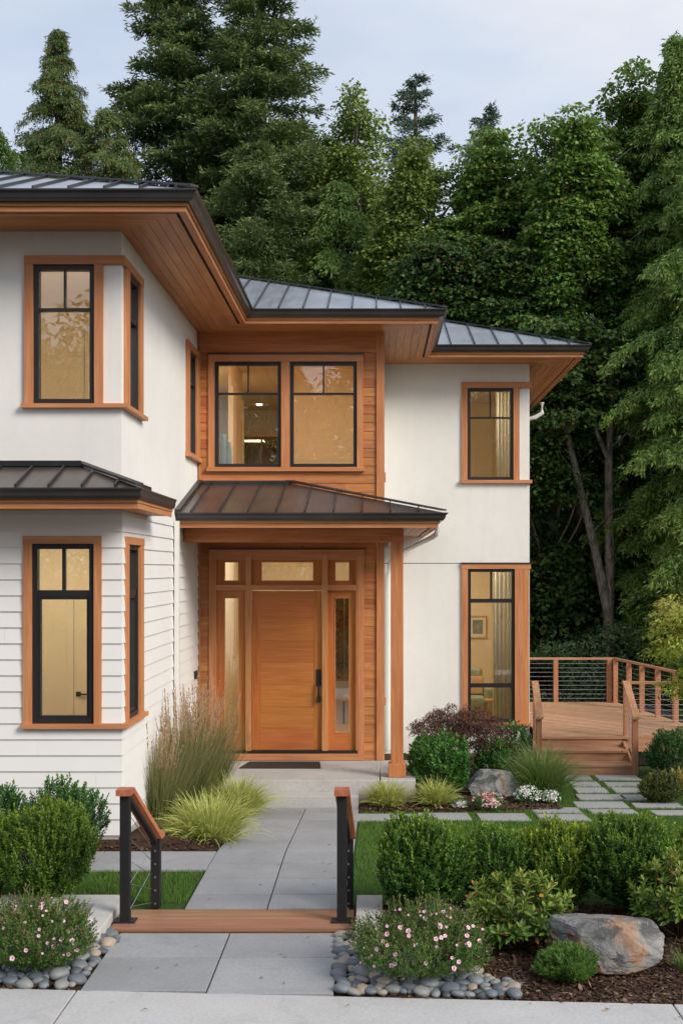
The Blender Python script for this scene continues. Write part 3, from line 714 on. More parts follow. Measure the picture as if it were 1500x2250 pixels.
b = MB(); b.tf = lambda u, n, z: (2.478-n, u, z); b.box(24.66, 25.54, .03, .034, 4.96, 6.04); b.build('print', M['linen'], e)
e = empty('framed_picture', (2.47, 25.2, 1.9), 'tall thin dark framed picture on the side wall beside the ground floor curtain', 'picture')
b = MB(); b.tf = lambda u, n, z: (2.478-n, u, z); b.box(25.4, 26.4, 0, .03, 1.6, 2.5); b.build('frame', M['blackframe'], e)
b = MB(); b.tf = lambda u, n, z: (2.478-n, u, z); b.box(25.46, 26.34, .03, .034, 1.66, 2.44); b.build('print', M['linen'], e)
# armchair and entry console
M['sage'] = plain('sage_fabric', (.30, .32, .24), .9, 0, .1, 10, 200, .3, .003)
M['darkfab'] = plain('dark_fabric', (.05, .06, .055), .9)
M['tanfab'] = plain('tan_fabric', (.50, .30, .15), .9)
ac = empty('armchair', (1.85, 24.6, FL1), 'sage green armchair with cushions inside the tall ground floor window', 'armchair')
b = MB(); b.box(1.45, 2.1, 24.3, 24.95, FL1+.15, FL1+.45); b.build('seat', M['sage'], ac, bevel=.05)
b = MB(); b.hexa([(1.45, 24.95, FL1+.15), (2.1, 24.95, FL1+.15), (2.1, 25.15, FL1+.15), (1.45, 25.15, FL1+.15), (1.45, 25.1, FL1+.95), (2.1, 25.1, FL1+.95), (2.1, 25.3, FL1+.95), (1.45, 25.3, FL1+.95)]); b.build('backrest', M['sage'], ac, bevel=.06)
for xx in (1.32, 2.1): b = MB(); b.box(xx, xx+.13, 24.3, 25.1, FL1+.12, FL1+.62); b.build('arm', M['sage'], ac, bevel=.05)
for xx, mm, lb in ((1.50, 'darkfab', 'dark cushion on the sage green armchair'), (1.75, 'tanfab', 'tan cushion on the sage green armchair')):
    b = MB(); b.hexa([(xx, 24.75, FL1+.46), (xx+.34, 24.75, FL1+.46), (xx+.34, 24.88, FL1+.46), (xx, 24.88, FL1+.46), (xx+.02, 24.88, FL1+.80), (xx+.36, 24.88, FL1+.80), (xx+.36, 25.0, FL1+.80), (xx+.02, 25.0, FL1+.80)])
    tag(b.build('cushion', M[mm], None, bevel=.04), lb, 'cushion')
b = MB(); tb = empty('side_table', (2.3, 23.9, FL1), 'small wooden table with splayed legs low in the tall window', 'table')
b.box(2.05, 2.4, 23.75, 24.1, FL1+.42, FL1+.45); b.build('table_top', M['innerwood'], tb)
for xx, yy in ((2.08, 23.78), (2.35, 23.78), (2.08, 24.05), (2.35, 24.05)):
    b = MB(); b.tube([(xx, yy, FL1), (xx+(.02 if xx < 2.2 else -.02), yy, FL1+.42)], .015, 6); b.build('leg', M['innerwood'], tb)
# hall chair seen through the right sidelight
hc = empty('hall_chair', (-.48, 24.0, FL1), 'tan upholstered chair seen at the edge of the right sidelight', 'chair')
b = MB(); b.box(-.62, -.28, 23.8, 24.2, FL1+.42, FL1+.52); b.build('seat', M['tanfab'], hc, bevel=.03)
b = MB(); b.box(-.40, -.28, 23.8, 24.2, FL1+.52, FL1+1.0); b.build('backrest', M['tanfab'], hc, bevel=.05)
for xx in (-.6, -.3):
    for yy in (23.83, 24.17): b = MB(); b.tube([(xx, yy, FL1), (xx, yy, FL1+.42)], .016, 6); b.build('leg', M['blackframe'], hc)
M['bluegl'] = plain('blue_glaze', (.10, .20, .26), .3, 0, .3)
for k, (xx, hh, r0, lb) in enumerate(((wx(491, 20.6), .68, .045, 'tall slate blue vase inside the left bay window upstairs'), (wx(503, 20.6), .56, .035, 'shorter slate blue vase beside the tall one upstairs'))):
    b = MB(); pr_ = [(0, .7), (.08, 1.0), (.5, 1.15), (.8, .95), (.93, .6), (1, .75)]
    b.tube([(xx, 20.6, FL2+.30+hh*q) for q, w in pr_], [r0*w*1.3 for q, w in pr_], 14)
    tag(b.build('vase', M['bluegl'], None, smooth=True), lb, 'vase')
b = MB(); cs = empty('console_shelf', (-2.3, 20.6, FL2), 'low pale shelf under the vases inside the upstairs bay window', 'shelf')
b.box(-2.55, -2.1, 20.45, 20.75, FL2+.27, FL2+.30); b.build('shelf_top', M['ceilpaint'], cs)
for xx in (-2.55, -2.14): b = MB(); b.box(xx, xx+.04, 20.45, 20.75, FL2, FL2+.27); b.build('leg', M['ceilpaint'], cs)
picture(wx(492, 24.5), wx(506, 24.5)+.1, wz(1440, 24.5), wz(1345, 24.5), 24.49, 'grey framed picture seen through the left sidelight of the entry', ((.2, .24, .25), (.06, .09, .1)))
# doormat
b = MB(); b.hexa([(-1.99, 18.62, .341), (-.80, 18.62, .341), (-.84, 19.22, .341), (-1.90, 19.22, .341), (-1.99, 18.62, .356), (-.80, 18.62, .356), (-.84, 19.22, .356), (-1.90, 19.22, .356)])
tag(b.build('doormat', M['rubber']), 'dark brown doormat on the porch slab before the front door', 'doormat')
# ================================================================== GROUND AND PAVING
def sheet(name, poly, mat, dz, step=.5, label=None, kind='structure', z=None):
    """a polygon (list of xy, convex) laid on the terrain as a fine strip mesh"""
    ys_ = [p[1] for p in poly]; y0, y1 = min(ys_), max(ys_)
    cuts = sorted({y0, y1} | {y for y in (10.4, 10.7, 13.3, 17.2) if y0 < y < y1} | {p[1] for p in poly})
    def xr(y):
        xs = []
        for (a, b_) in zip(poly, poly[1:]+poly[:1]):
            if abs(a[1]-b_[1]) < 1e-9:
                if abs(a[1]-y) < 1e-6: xs += [a[0], b_[0]]
            elif min(a[1], b_[1])-1e-6 <= y <= max(a[1], b_[1])+1e-6:
                t = (y-a[1])/(b_[1]-a[1]); xs.append(a[0]+t*(b_[0]-a[0]))
        return min(xs), max(xs)
    b = MB()
    for p, q in zip(cuts, cuts[1:]):
        e = 1e-7; a0, a1 = xr(p+e); b0, b1 = xr(q-e); zp = (terr(p) if z is None else z)+dz; zq = (terr(q) if z is None else z)+dz
        b.face([(a0, p, zp), (a1, p, zp), (b1, q, zq), (b0, q, zq)])
    o = b.build(name, mat, None, loc=(0, 0, 0)); tag(o, label, None, None, kind); return o
def soilmat(name, dark, light, sc=9):
    m, t, b = mat_new(name)
    n = noise(t, coords(t), sc, 8, .7, .4)
    t.links.new(ramp(t, [(.3, dark), (.7, light)], n), b.inputs['Base Color']); b.inputs['Roughness'].default_value = .95; b.inputs['Specular IOR Level'].default_value = .15
    bump(t, b, n, .8, .03); return m
M['earth'] = soilmat('earth', (.018, .014, .009), (.05, .038, .022))
M['mulch'] = soilmat('mulch', (.030, .017, .011), (.085, .048, .030), 16)
M['turf'] = soilmat('turf', (.022, .050, .012), (.05, .10, .025), 14)
gr = MB()
ylines = [-400, 0, 6, 8, 10.4, 10.7, 13.3, 17.2, 25, 60, 900]
for p, q in zip(ylines, ylines[1:]):
    gr.face([(-700, p, terr(p)-.06), (700, p, terr(p)-.06), (700, q, terr(q)-.06), (-700, q, terr(q)-.06)])
tag(gr.build('ground', M['earth'], None, loc=(0, 0, 0)), 'dark earth under the garden and the forest', kind='structure')
def ux(px, py, z): Y = (HC-z)*F/(py-CY); return wx(px, Y), Y
ZL = .255
# public pavement: front edge line slightly turned
e0 = ux(-60, 2170, ZL); e1 = ux(1560, 2208, ZL)
def edge(x): return e0[1]+(x-e0[0])/(e1[0]-e0[0])*(e1[1]-e0[1])
swd = MB()
jx = [(-14, -14), (ux(165, 2173, ZL)[0]+0.0, None), (ux(1475, 2207, ZL)[0]+.35, None), (14, 14)]
xs = [-9.0, -2.13, 2.05, 6.2, 10.0]
for a, c in zip(xs, xs[1:]):
    swd.prism([(a+.006, 6.9), (c-.006, 6.9), (c-.006, edge(c)), (a+.006, edge(a))], ZL-.12, ZL)
sw = swd.build('pavement', M['sidewalk'], None, loc=(0, 8, ZL), bevel=.006); tag(sw, 'pale brushed concrete pavement along the bottom of the garden', kind='structure')
b = MB(); b.prism([(-9, 6.9), (10, 6.9), (10, edge(10)-.01), (-9, edge(-9)-.01)], ZL-.14, ZL-.03); tag(b.build('pavement_joint', M['joint'], None), 'dark joints under the pavement', kind='structure')
b = MB(); b.box(-14, 14, -12, 6.88, .0, .11); tag(b.build('road', M['joint'], None), 'dark asphalt street in front of the pavement', kind='structure')
# lower path, two by two slabs
lp = MB(); b2 = MB()
for x0, x1 in ((-2.10, -1.206), (-1.194, -.30)):
    for y0, y1 in ((edge((x0+x1)/2)+.010, 9.836), (9.852, 10.49)):
        lp.box(x0, x1, y0, y1, ZL-.05, ZL+.006)
o = lp.build('path', M['slab'], None, loc=(-1.2, 9.8, ZL), bevel=.005); tag(o, 'grey paving slabs between the pavement and the timber step', kind='structure')
b2.box(-2.105, -.295, edge(-1.2)+.0, 10.505, ZL-.1, ZL-.012); tag(b2.build('path_joint', M['joint'], None), 'dark joints between the lower slabs', kind='structure')
# upper path
rows = [11.10]+[G(600, p)[1] for p in (1970, 1934.7, 1902, 1874, 1850, 1826, 1804.5)]+[17.275]
up = MB()
for k in range(len(rows)-1):
    p, q = rows[k]+.009, rows[k+1]-.009
    for x0, x1 in ((-1.66, -.951), (-.939, -.23)):
        up.prism([(x0, p), (x1, p), (x1, q), (x0, q)], [terr(p)-.02, terr(p)-.02, terr(q)-.02, terr(q)-.02], [terr(p)+.022, terr(p)+.022, terr(q)+.022, terr(q)+.022])
tag(up.build('path', M['slab'], None, loc=(-.95, 14, .2), bevel=.004), 'grey paving slabs leading from the timber step to the porch', kind='structure')
sheet('path_joint', [(-1.665, 11.1), (-.225, 11.1), (-.225, 17.27), (-1.665, 17.27)], M['joint'], .010, label='dark joints between the upper slabs')
# side path to the left
s0 = G(400, 1915)[1]; s1 = G(400, 1875)[1]
sp = MB()
for x0, x1 in ((-5.9, -4.0), (-3.993, -2.84), (-2.833, -1.668)):
    sp.prism([(x0, s0), (x1, s0), (x1, s1), (x0, s1)], [terr(s0)-.02]*2+[terr(s1)-.02]*2, [terr(s0)+.021]*2+[terr(s1)+.021]*2)
tag(sp.build('path', M['slab'], None, bevel=.004), 'grey side path running left in front of the house', kind='structure')
# timber tread
ts = MB(); 
for y0, y1 in ((10.52, 10.655), (10.662, 10.80), (10.807, 10.945), (10.952, 11.09)): ts.box(-2.19, -.185, y0, y1, .262, .296)
ts.box(-2.185, -.19, 10.53, 10.55, .2, .262)
tstep = ts.build('timber_step', M['ipe_x'], None, bevel=.003); tag(tstep, 'reddish brown timber step of four boards across the path', 'step')
# concrete curbs of the planters
b = MB()
b.prism([(-3.3, 11.05), (-2.21, 11.05), (-2.21, 11.33), (-3.3, 11.33)], .2, .365); b.box(-2.43, -2.21, 10.18, 11.047, .2, .365)
tag(b.build('planter_curb', M['curbconc'], None, bevel=.008), 'pale concrete curb in an L shape beside the left handrail', 'curb')
b = MB(); b.box(-.165, .06, 10.2, 11.28, .2, .375)
tag(b.build('planter_curb', M['curbconc'], None, bevel=.008), 'short pale concrete curb stub right of the timber step', 'curb')
# soil, mulch and lawn regions
sheet('mulch', [(-8, 13.30), (-1.67, 13.30), (-1.67, 17.3), (-8, 17.3)], M['mulch'], -.02, label='brown bark mulch against the left wall')
mb = MB(); mb.face([(-8, s1+.01, .285), (-1.9, s1+.01, .285), (-2.2, 13.63, .385), (-8, 13.63, .385)]); mb.face([(-1.9, s1+.01, .285), (-1.67, s1+.01, .285), (-1.67, 17.2, .0), (-2.7, 17.2, .10), (-2.7, 13.63, .385), (-2.2, 13.63, .385)])
tag(mb.build('mulch_mound', M['mulch'], None), 'brown bark mulch banked against the lap siding', kind='structure')
sheet('lawn', [(-8, 11.05), (-1.665, 11.05), (-1.665, s0-.004), (-8, s0-.004)], M['turf'], .0, label='small lawn left of the path')
sheet('mulch', [(-8, edge(-5)), (-2.1, edge(-2.1)), (-2.1, 11.04), (-8, 11.04)], M['mulch'], -.008, label='bark mulch in the left front bed')
sheet('mulch', [(-.30, edge(0)-.05), (8, edge(8)), (8, 11.3), (-.30, 11.3)], M['mulch'], -.008, label='bark mulch in the right front bed')
sheet('lawn', [(-.226, 11.30), (12, 11.30), (12, 24), (-.226, 24)], M['turf'], .0, label='green lawn right of the path')
# mulch bed round the porch corner
A = [G(790, 1783), G(1290, 1783), G(1235, 1740), G(1195, 1700)]
bedp = [(-.226, G(790, 1786)[1]), (A[1][0]-.35, A[1][1]), (A[2][0]-.25, A[2][1]), (2.55, 20.2), (2.68, 22.4), (-.226, 22.4)]
b = MB(); c0 = (1.0, 18.5)
for p, q in zip(bedp, bedp[1:]+bedp[:1]): b.face([(p[0], p[1], terr(p[1])+.012), (q[0], q[1], terr(q[1])+.012), (c0[0], c0[1], terr(c0[1])+.06)])
tag(b.build('mulch', M['mulch'], None), 'dark bark mulch round the rock beside the porch', kind='structure')
# stepping stones (photo positions of their corners: left, right, near y, far y)
st = [(780, 905, 1803, 1789), (921, 1036, 1801, 1787), (1056, 1167, 1803, 1788), (1189, 1299, 1803, 1790), (1174, 1280, 1787, 1775),
      (1268, 1382, 1775, 1762), (1272, 1376, 1757, 1746), (1268, 1338, 1742, 1731), (1258, 1320, 1728, 1718), (1240, 1302, 1714, 1704),
      (1300, 1402, 1787, 1779), (1372, 1425, 1759, 1747), (1352, 1412, 1742, 1731), (1334, 1414, 1728, 1719), (1315, 1408, 1714, 1704), (1395, 1500, 1774, 1765), (1440, 1520, 1790, 1781)]
slab_lab = ['stepping slab nearest the path, first of the row at the lawn edge', 'stepping slab second in the row at the lawn edge', 'stepping slab third in the row, below the pink flowers', 'stepping slab fourth in the row, where the row turns to the deck']
for k, (x0, x1, yn, yf) in enumerate(st):
    a = G(x0, yn, .015); c = G(x1, yn, .015); d_ = G(x1-2, yf, .015); e_ = G(x0+4, yf, .015)
    zt_ = .022
    b = MB(); pp = [(a[0], a[1]), (c[0], a[1]), (c[0]+(d_[0]-c[0])*.0, d_[1]), (a[0], d_[1])]
    b.prism(pp, [terr(p[1])-.03 for p in pp], [terr(p[1])+zt_ for p in pp])
    o = b.build('stepping_slab', M['stepstone'], None, bevel=.006)
    tag(o, slab_lab[k] if k < 4 else 'pale grey rectangular stepping slab in the grass before the deck steps', 'paving slab', 'stepping slabs across the lawn')

# ================================================================== DECK
ZD = .50
deck = empty('deck', (4.0, 23, 0), 'cedar deck with cable railings and steps beside the white wing', 'deck')
DP = [(2.73, 21.02), (5.75, 21.02), (4.97, 26.45), (2.73, 26.45)]
def clip_poly(P, poly):
    out = P
    for a, c in zip(poly, poly[1:]+poly[:1]):
        inp, out = out, []
        ins = lambda p: (c[0]-a[0])*(p[1]-a[1])-(c[1]-a[1])*(p[0]-a[0]) >= 0
        for p, q in zip(inp, inp[1:]+inp[:1]):
            if ins(p): out.append(p)
            if ins(p) != ins(q):
                dx_, dy_ = q[0]-p[0], q[1]-p[1]; ex, ey = c[0]-a[0], c[1]-a[1]
                t_ = (ex*(a[1]-p[1])-ey*(a[0]-p[0]))/(ex*dy_-ey*dx_) if abs(ex*dy_-ey*dx_) > 1e-12 else 0
                out.append((p[0]+dx_*t_, p[1]+dy_*t_))
        if len(out) < 3: return []
    return out
b = MB(); ang = math.radians(128); du = (math.cos(ang), math.sin(ang)); dn = (-du[1], du[0]); k = -60
b2 = MB()
for k in range(-70, 70):
    o0 = k*.145; c0x, c0y = 4.2, 23.5
    P = [(c0x+du[0]*s_+dn[0]*t_, c0y+du[1]*s_+dn[1]*t_) for s_, t_ in ((-9, o0), (9, o0), (9, o0+.131), (-9, o0+.131))]
    q = clip_poly(P, DP)
    if len(q) >= 3: b.prism(q, ZD-.03, ZD)
M['deck_d'] = wood('deck_diag', (.36, .20, .12), (.56, .36, .23), 0, .65, .3)
# rotate the grain of the diagonal boards
tmap = [n for n in M['deck_d'].node_tree.nodes if n.type == 'MAPPING']
for n in tmap: n.inputs['Rotation'].default_value = (0, 0, -ang); n.vector_type = 'TEXTURE' if False else 'POINT'
b.build('deck_boards', M['deck_d'], deck)
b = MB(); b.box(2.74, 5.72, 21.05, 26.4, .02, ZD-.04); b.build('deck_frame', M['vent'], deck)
b = MB(); b.box(4.19, 5.76, 20.985, 21.01, ZD-.25, ZD-.002).box(2.73, 4.19, 20.985, 21.01, ZD-.2, ZD-.032); b.build('fascia_board', M['deck_x'], deck)
b = MB(); b.box(2.70, 4.19, 20.90, 21.012, ZD-.03, ZD+.004); b.build('nosing', M['deck_x'], deck)
for zt_, ya, yb_ in ((.335, 20.50, 20.93), (.17, 20.08, 20.53)):
    b = MB(); b.box(2.62, 4.05, ya, ya+.20, zt_-.035, zt_).box(2.62, 4.05, ya+.207, yb_, zt_-.035, zt_); b.build('stair_tread', M['deck_x'], deck)
    b = MB(); b.box(2.62, 4.05, yb_, yb_+.02, zt_+.001, zt_+.13); b.build('riser', M['deck_x'], deck)
b = MB(); b.box(2.62, 4.05, 20.10, 20.12, 0, .134); b.build('riser', M['deck_x'], deck)
b = MB(); b.prism([(4.05, 20.1), (4.09, 20.1), (4.09, 20.98), (4.05, 20.98)], [0]*4, [.16, .16, .45, .45]).prism([(2.58, 20.1), (2.62, 20.1), (2.62, 20.98), (2.58, 20.98)], [0]*4, [.16, .16, .45, .45]); b.build('stringer', M['deck_y'], deck)
PW_ = .045; RTOP = 1.38
def dpost(x, y, z0, z1): b = MB(); b.box(x-PW_, x+PW_, y-PW_, y+PW_, z0, z1); b.build('post', M['deck_z'], deck, bevel=.004)
def rail(p, q, w=.075, th=.045, mat='deck_x'):
    p, q = Vector(p), Vector(q); d_ = (q-p); s_ = Vector((d_.y, -d_.x, 0)).normalized()*w/2; u = Vector((0, 0, th))
    b = MB(); b.hexa([p-s_, p+s_, q+s_, q-s_, p-s_+u, p+s_+u, q+s_+u, q-s_+u]); b.v = [tuple(v) for v in b.v]
    b.build('handrail', M[mat], deck, bevel=.004)
def cables(p, q, n, z0, z1, dz=0.0):
    b = MB()
    for k in range(n):
        z = z0+(z1-z0)*k/(n-1); b.tube([(p[0], p[1], z), (q[0], q[1], z+dz)], .004, 5)
    b.build('cable_infill', M['cable'], deck)
back = [(2.78, 26.38), (wx(1220, 26.38), 26.38), (wx(1337, 26.38), 26.38)]
for x, y in back: dpost(x, y, ZD, RTOP)
rail((2.74, 26.38, RTOP), (4.95, 26.38, RTOP))
for p, q in zip(back, back[1:]): cables((p[0]+PW_, p[1]), (q[0]-PW_, q[1]), 9, ZD+.08, RTOP-.08)
ra = [(4.93, 26.25), (5.02, 25.3), (5.12, 24.55), (5.25, 23.75), (5.38, 22.9), (5.52, 22.05), (5.66, 21.10)]
for x, y in ra: dpost(x, y, ZD, RTOP)
rail((4.94, 26.45, RTOP), (5.67, 21.05, RTOP), mat='deck_y')
for p, q in zip(ra, ra[1:]): cables((p[0], p[1]), (q[0], q[1]), 9, ZD+.08, RTOP-.08)
dpost(4.13, 21.03, ZD, 1.36); dpost(2.64, 21.03, .1, 1.36); dpost(4.09, 20.13, 0, .90); dpost(2.57, 20.13, 0, .90)
rail((4.06, 21.03, 1.36), (5.7, 21.03, 1.36))
cables((4.15, 21.03), (5.63, 21.03), 9, ZD+.08, RTOP-.10)
for xx, xu in ((4.10, 4.12), (2.58, 2.62)):
    b = MB(); P0 = (xu, 21.08, 1.372); P1 = (xu, 20.98, 1.372); P2 = (xx, 20.10, .915); P3 = (xx, 20.03, .895)
    for p, q in ((P0, P1), (P1, P2), (P2, P3)):
        b.hexa([(p[0]-.055, p[1], p[2]), (p[0]+.055, p[1], p[2]), (q[0]+.055, q[1], q[2]), (q[0]-.055, q[1], q[2]), (p[0]-.055, p[1], p[2]+.04), (p[0]+.055, p[1], p[2]+.04), (q[0]+.055, q[1], q[2]+.04), (q[0]-.055, q[1], q[2]+.04)])
    b.build('handrail', M['deck_y'], deck)
    c = MB()
    for k in range(8):
        z = .12+.09*k; c.tube([(xx, 20.15, z), (xu, 21.0, z+.46)], .004, 5)
    c.build('cable_infill', M['cable'], deck)

# ================================================================== HANDRAILS AT THE TIMBER STEP
def handrail(name, xn, xf, yn, yf, label):
    e = empty(name, (xn, yn, .296), label, 'handrail', 'handrails of the timber step')
    w = .041
    b = MB(); b.box(xn-w, xn+w, yn-w, yn+w, .306, 1.36); b.build('post', M['blacksteel'], e, bevel=.004)
    b = MB(); b.box(xn-.09, xn+.09, yn-.075, yn+.075, .297, .310); b.build('base_plate', M['blacksteel'], e, bevel=.003)
    b = MB(); b.box(xf-w, xf+w, yf-w, yf+w, .30, .905); b.build('post', M['blacksteel'], e, bevel=.004)
    b = MB(); r_ = .062; th = .05
    xs_ = [xn, xn, xf, xf]; P = [(xn, yn-.10, 1.365), (xn, yn+.065, 1.365), (xf, yf-.05, .905), (xf+.0, yf+.10, .905)]
    for k, (p, q) in enumerate(zip(P, P[1:])):
        t0_, t1_ = (th, th) if k != 1 else (th, th)
        b.hexa([(p[0]-r_, p[1], p[2]), (p[0]+r_, p[1], p[2]), (q[0]+r_, q[1], q[2]), (q[0]-r_, q[1], q[2]),
                (p[0]-r_, p[1]+(.0), p[2]+th), (p[0]+r_, p[1], p[2]+th), (q[0]+r_, q[1], q[2]+th), (q[0]-r_, q[1], q[2]+th)])
    b.build('wooden_rail', M['ipe_y'], e)
    b = MB(); b.hexa([(xn-.02, yn+.04, 1.33), (xn+.02, yn+.04, 1.33), (xf+.02, yf-.06, .87), (xf-.02, yf-.06, .87), (xn-.02, yn+.04, 1.364), (xn+.02, yn+.04, 1.364), (xf+.02, yf-.06, .904), (xf-.02, yf-.06, .904)]); b.build('under_rail', M['blacksteel'], e)
    b = MB()
    for k in range(5):
        b.tube([(xn+w, yn, 1.18-.19*k), (xf-w*.5, yf, .80-.115*k)], .0028, 5)
    b.tube([(xn+w, yn, .62), (xf-w, yf, .80)], .0028, 5)
    b.tube([(xn+w, yn, .40), (xf-w, yf, .62)], .0028, 5)
    b.build('cable_infill', M['cable'], e)
    b = MB()
    for k in range(5): b.tube([(xf, yf-w-.006, .80-.115*k), (xf, yf-w+.001, .80-.115*k)], .009, 8)
    b.build('cable_fitting', M['cable'], e)
handrail('handrail', wx(276, 10.72), wx(344, 11.18), 10.72, 11.16, 'black post handrail with reddish wooden top on the left end of the timber step')
handrail('handrail', wx(751, 10.72), wx(766, 11.18), 10.72, 11.16, 'black post handrail with reddish wooden top on the right end of the timber step')
# ================================================================== PLANTS
def unit(v): return v/np.maximum(np.linalg.norm(v, axis=-1, keepdims=True), 1e-9)
def rnd_dirs(n): return unit(RNG.normal(size=(n, 3)))
def leaf_quads(P, D, N, Ln, Wd, fold=.12, wide=.45):
    """leaf blades as rhombs: base P, direction D, normal hint N"""
    D = unit(D); S = unit(np.cross(D, N)); N2 = unit(np.cross(S, D))
    Ln = np.broadcast_to(Ln, (len(P),))[:, None]; Wd = np.broadcast_to(Wd, (len(P),))[:, None]
    mid = P+D*Ln*wide+N2*Wd*fold
    return np.stack([P, mid+S*Wd/2, P+D*Ln-N2*Ln*.08, mid-S*Wd/2], 1)
def bark(name, a, b_, sc=8):
    m, t, b = mat_new(name); n = noise(t, coords(t, (sc, sc, sc*.35)), 1.2, 6, .7, .5)
    t.links.new(ramp(t, [(.35, a), (.65, b_)], n), b.inputs['Base Color']); b.inputs['Roughness'].default_value = .9; bump(t, b, n, .8, .03); return m
M['bark'] = bark('bark', (.035, .026, .02), (.12, .095, .075))
M['bark_pale'] = bark('bark_pale', (.10, .085, .07), (.30, .27, .235), 5)
M['twig'] = bark('twig', (.05, .03, .02), (.12, .075, .05), 30)
def limb(mb, pts, r, seg=7): mb.tube(pts, r, seg, cap=False)
def gz(x, y, dz=0): return terr(y)+dz
# ---------- boxwood-like round shrubs
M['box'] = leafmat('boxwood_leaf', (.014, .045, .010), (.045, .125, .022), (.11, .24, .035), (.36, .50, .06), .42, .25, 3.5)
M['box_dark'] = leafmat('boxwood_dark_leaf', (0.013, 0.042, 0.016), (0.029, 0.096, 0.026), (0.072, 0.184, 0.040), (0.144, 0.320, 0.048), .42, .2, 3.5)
M['box_gold'] = leafmat('boxwood_gold_leaf', (.020, .055, .010), (.075, .16, .022), (.18, .31, .035), (.60, .64, .07), .42, .25, 3.5)
M['broad'] = leafmat('broad_leaf', (0.015, 0.053, 0.013), (0.045, 0.143, 0.027), (0.112, 0.255, 0.045), (0.150, 0.330, 0.060), .35, .2, 3)
M['olive'] = leafmat('olive_leaf', (0.030, 0.042, 0.014), (0.072, 0.102, 0.024), (0.144, 0.180, 0.042), (0.264, 0.240, 0.072), .5, .2, 4)
def blob_dirs(n, R, up=.15):
    d = rnd_dirs(n); d[:, 2] = np.abs(d[:, 2])*(1) - up; return unit(d)
def lumps(d, seed, k=9, amp=.16):
    r = np.random.default_rng(seed); c = unit(r.normal(size=(k, 3))); c[:, 2] = np.abs(c[:, 2])
    return 1+amp*(np.max(np.exp(-8*(1-d@c.T)), 1)*1.6-.7)
def shrub(name, x, y, w, h, label, cat, mat, nspr=900, sl=.11, ll=.030, lw=.017, per=14, seed=1, group=None, upb=.8, tipk=.8, z=None, dy=None, spike=.0):
    global RNG; RNG = np.random.default_rng(seed)
    z0 = gz(x, y) if z is None else z; dy = dy or w
    e = empty(name, (x, y, z0), label, cat, group)
    d = rnd_dirs(nspr); d[:, 2] = np.where(RNG.random(nspr) < .68, np.abs(d[:, 2]), -np.abs(d[:, 2])*.8); d = unit(d); inner = RNG.random(nspr)**.45
    rr = lumps(d, seed, 14, .24)*(.55+.45*inner)
    C0 = np.array([x, y, z0+h*.42]); E = np.array([w/2, dy/2, h*.58])
    E2 = np.where(d[:, 2:3] < 0, np.array([w/2, dy/2, h*.44])[None], E[None])
    tipP = C0+d*rr[:, None]*E2
    dirs = unit(d*.75+np.array([0, 0, upb])+RNG.normal(size=(nspr, 3))*.28)
    ls = sl*(.7+.6*RNG.random(nspr)+spike*(RNG.random(nspr) < .12))
    t = np.linspace(.05, 1, per)[None, :, None]
    base = tipP-dirs*ls[:, None]*.6
    P = base[:, None]+dirs[:, None]*ls[:, None, None]*t
    side_ = unit(np.cross(dirs, rnd_dirs(nspr))); s2 = np.cross(dirs, side_)
    ang = (np.arange(per)*2.4)[None, :, None]+RNG.random((nspr, 1, 1))*6
    out = side_[:, None]*np.cos(ang)+s2[:, None]*np.sin(ang)
    D = unit(out*(1.0-.55*t)+dirs[:, None]*(.45+.7*t)+RNG.normal(size=P.shape)*.22)
    N = unit(dirs[:, None]+RNG.normal(size=P.shape)*.35)
    n = nspr*per
    Q = leaf_quads(P.reshape(n, 3), D.reshape(n, 3), N.reshape(n, 3), ll*(.7+.6*RNG.random(n)), lw*(.8+.4*RNG.random(n)))
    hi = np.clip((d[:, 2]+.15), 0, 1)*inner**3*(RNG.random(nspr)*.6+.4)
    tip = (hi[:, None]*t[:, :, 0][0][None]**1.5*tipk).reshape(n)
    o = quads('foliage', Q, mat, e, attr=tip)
    b = MB()
    for k in range(7):
        a = k*2.4; p = Vector((x+math.cos(a)*.03, y+math.sin(a)*.03, z0-.02)); q = Vector((x+math.cos(a)*w*.28, y+math.sin(a)*dy*.28, z0+h*.55))
        limb(b, [p, p.lerp(q, .5)+Vector((0, 0, h*.08)), q], [.014, .010, .005], 5)
    b.build('stem', M['twig'], e); return e
def at(px, py): g = G(px, py); return g[0], g[1]
BX = 'round clipped shrubs'
def sh(px, pyb, wpx, hpx, label, mat, seed, **k):
    x, y = at(px, pyb); s_ = F/y; kw = dict(nspr=1000, group=None); kw.update(k)
    return shrub(kw.pop('name', 'boxwood_shrub'), x, y, wpx/s_, hpx/s_, label, kw.pop('cat', 'shrub'), M[mat], seed=seed, **kw)
# left bed
sh(105, 1985, 205, 215, 'large bright green boxwood shrub in front of the lap siding', 'box_gold', 11, nspr=1500, tipk=.35, upb=1.2, spike=.5)
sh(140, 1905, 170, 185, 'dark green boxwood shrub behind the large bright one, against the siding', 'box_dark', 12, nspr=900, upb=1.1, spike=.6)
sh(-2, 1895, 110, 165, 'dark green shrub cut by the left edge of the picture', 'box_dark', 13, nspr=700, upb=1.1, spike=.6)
sh(-25, 1975, 120, 185, 'green shrub low at the left edge behind the pink flowers', 'box', 14, nspr=700, upb=1.1)
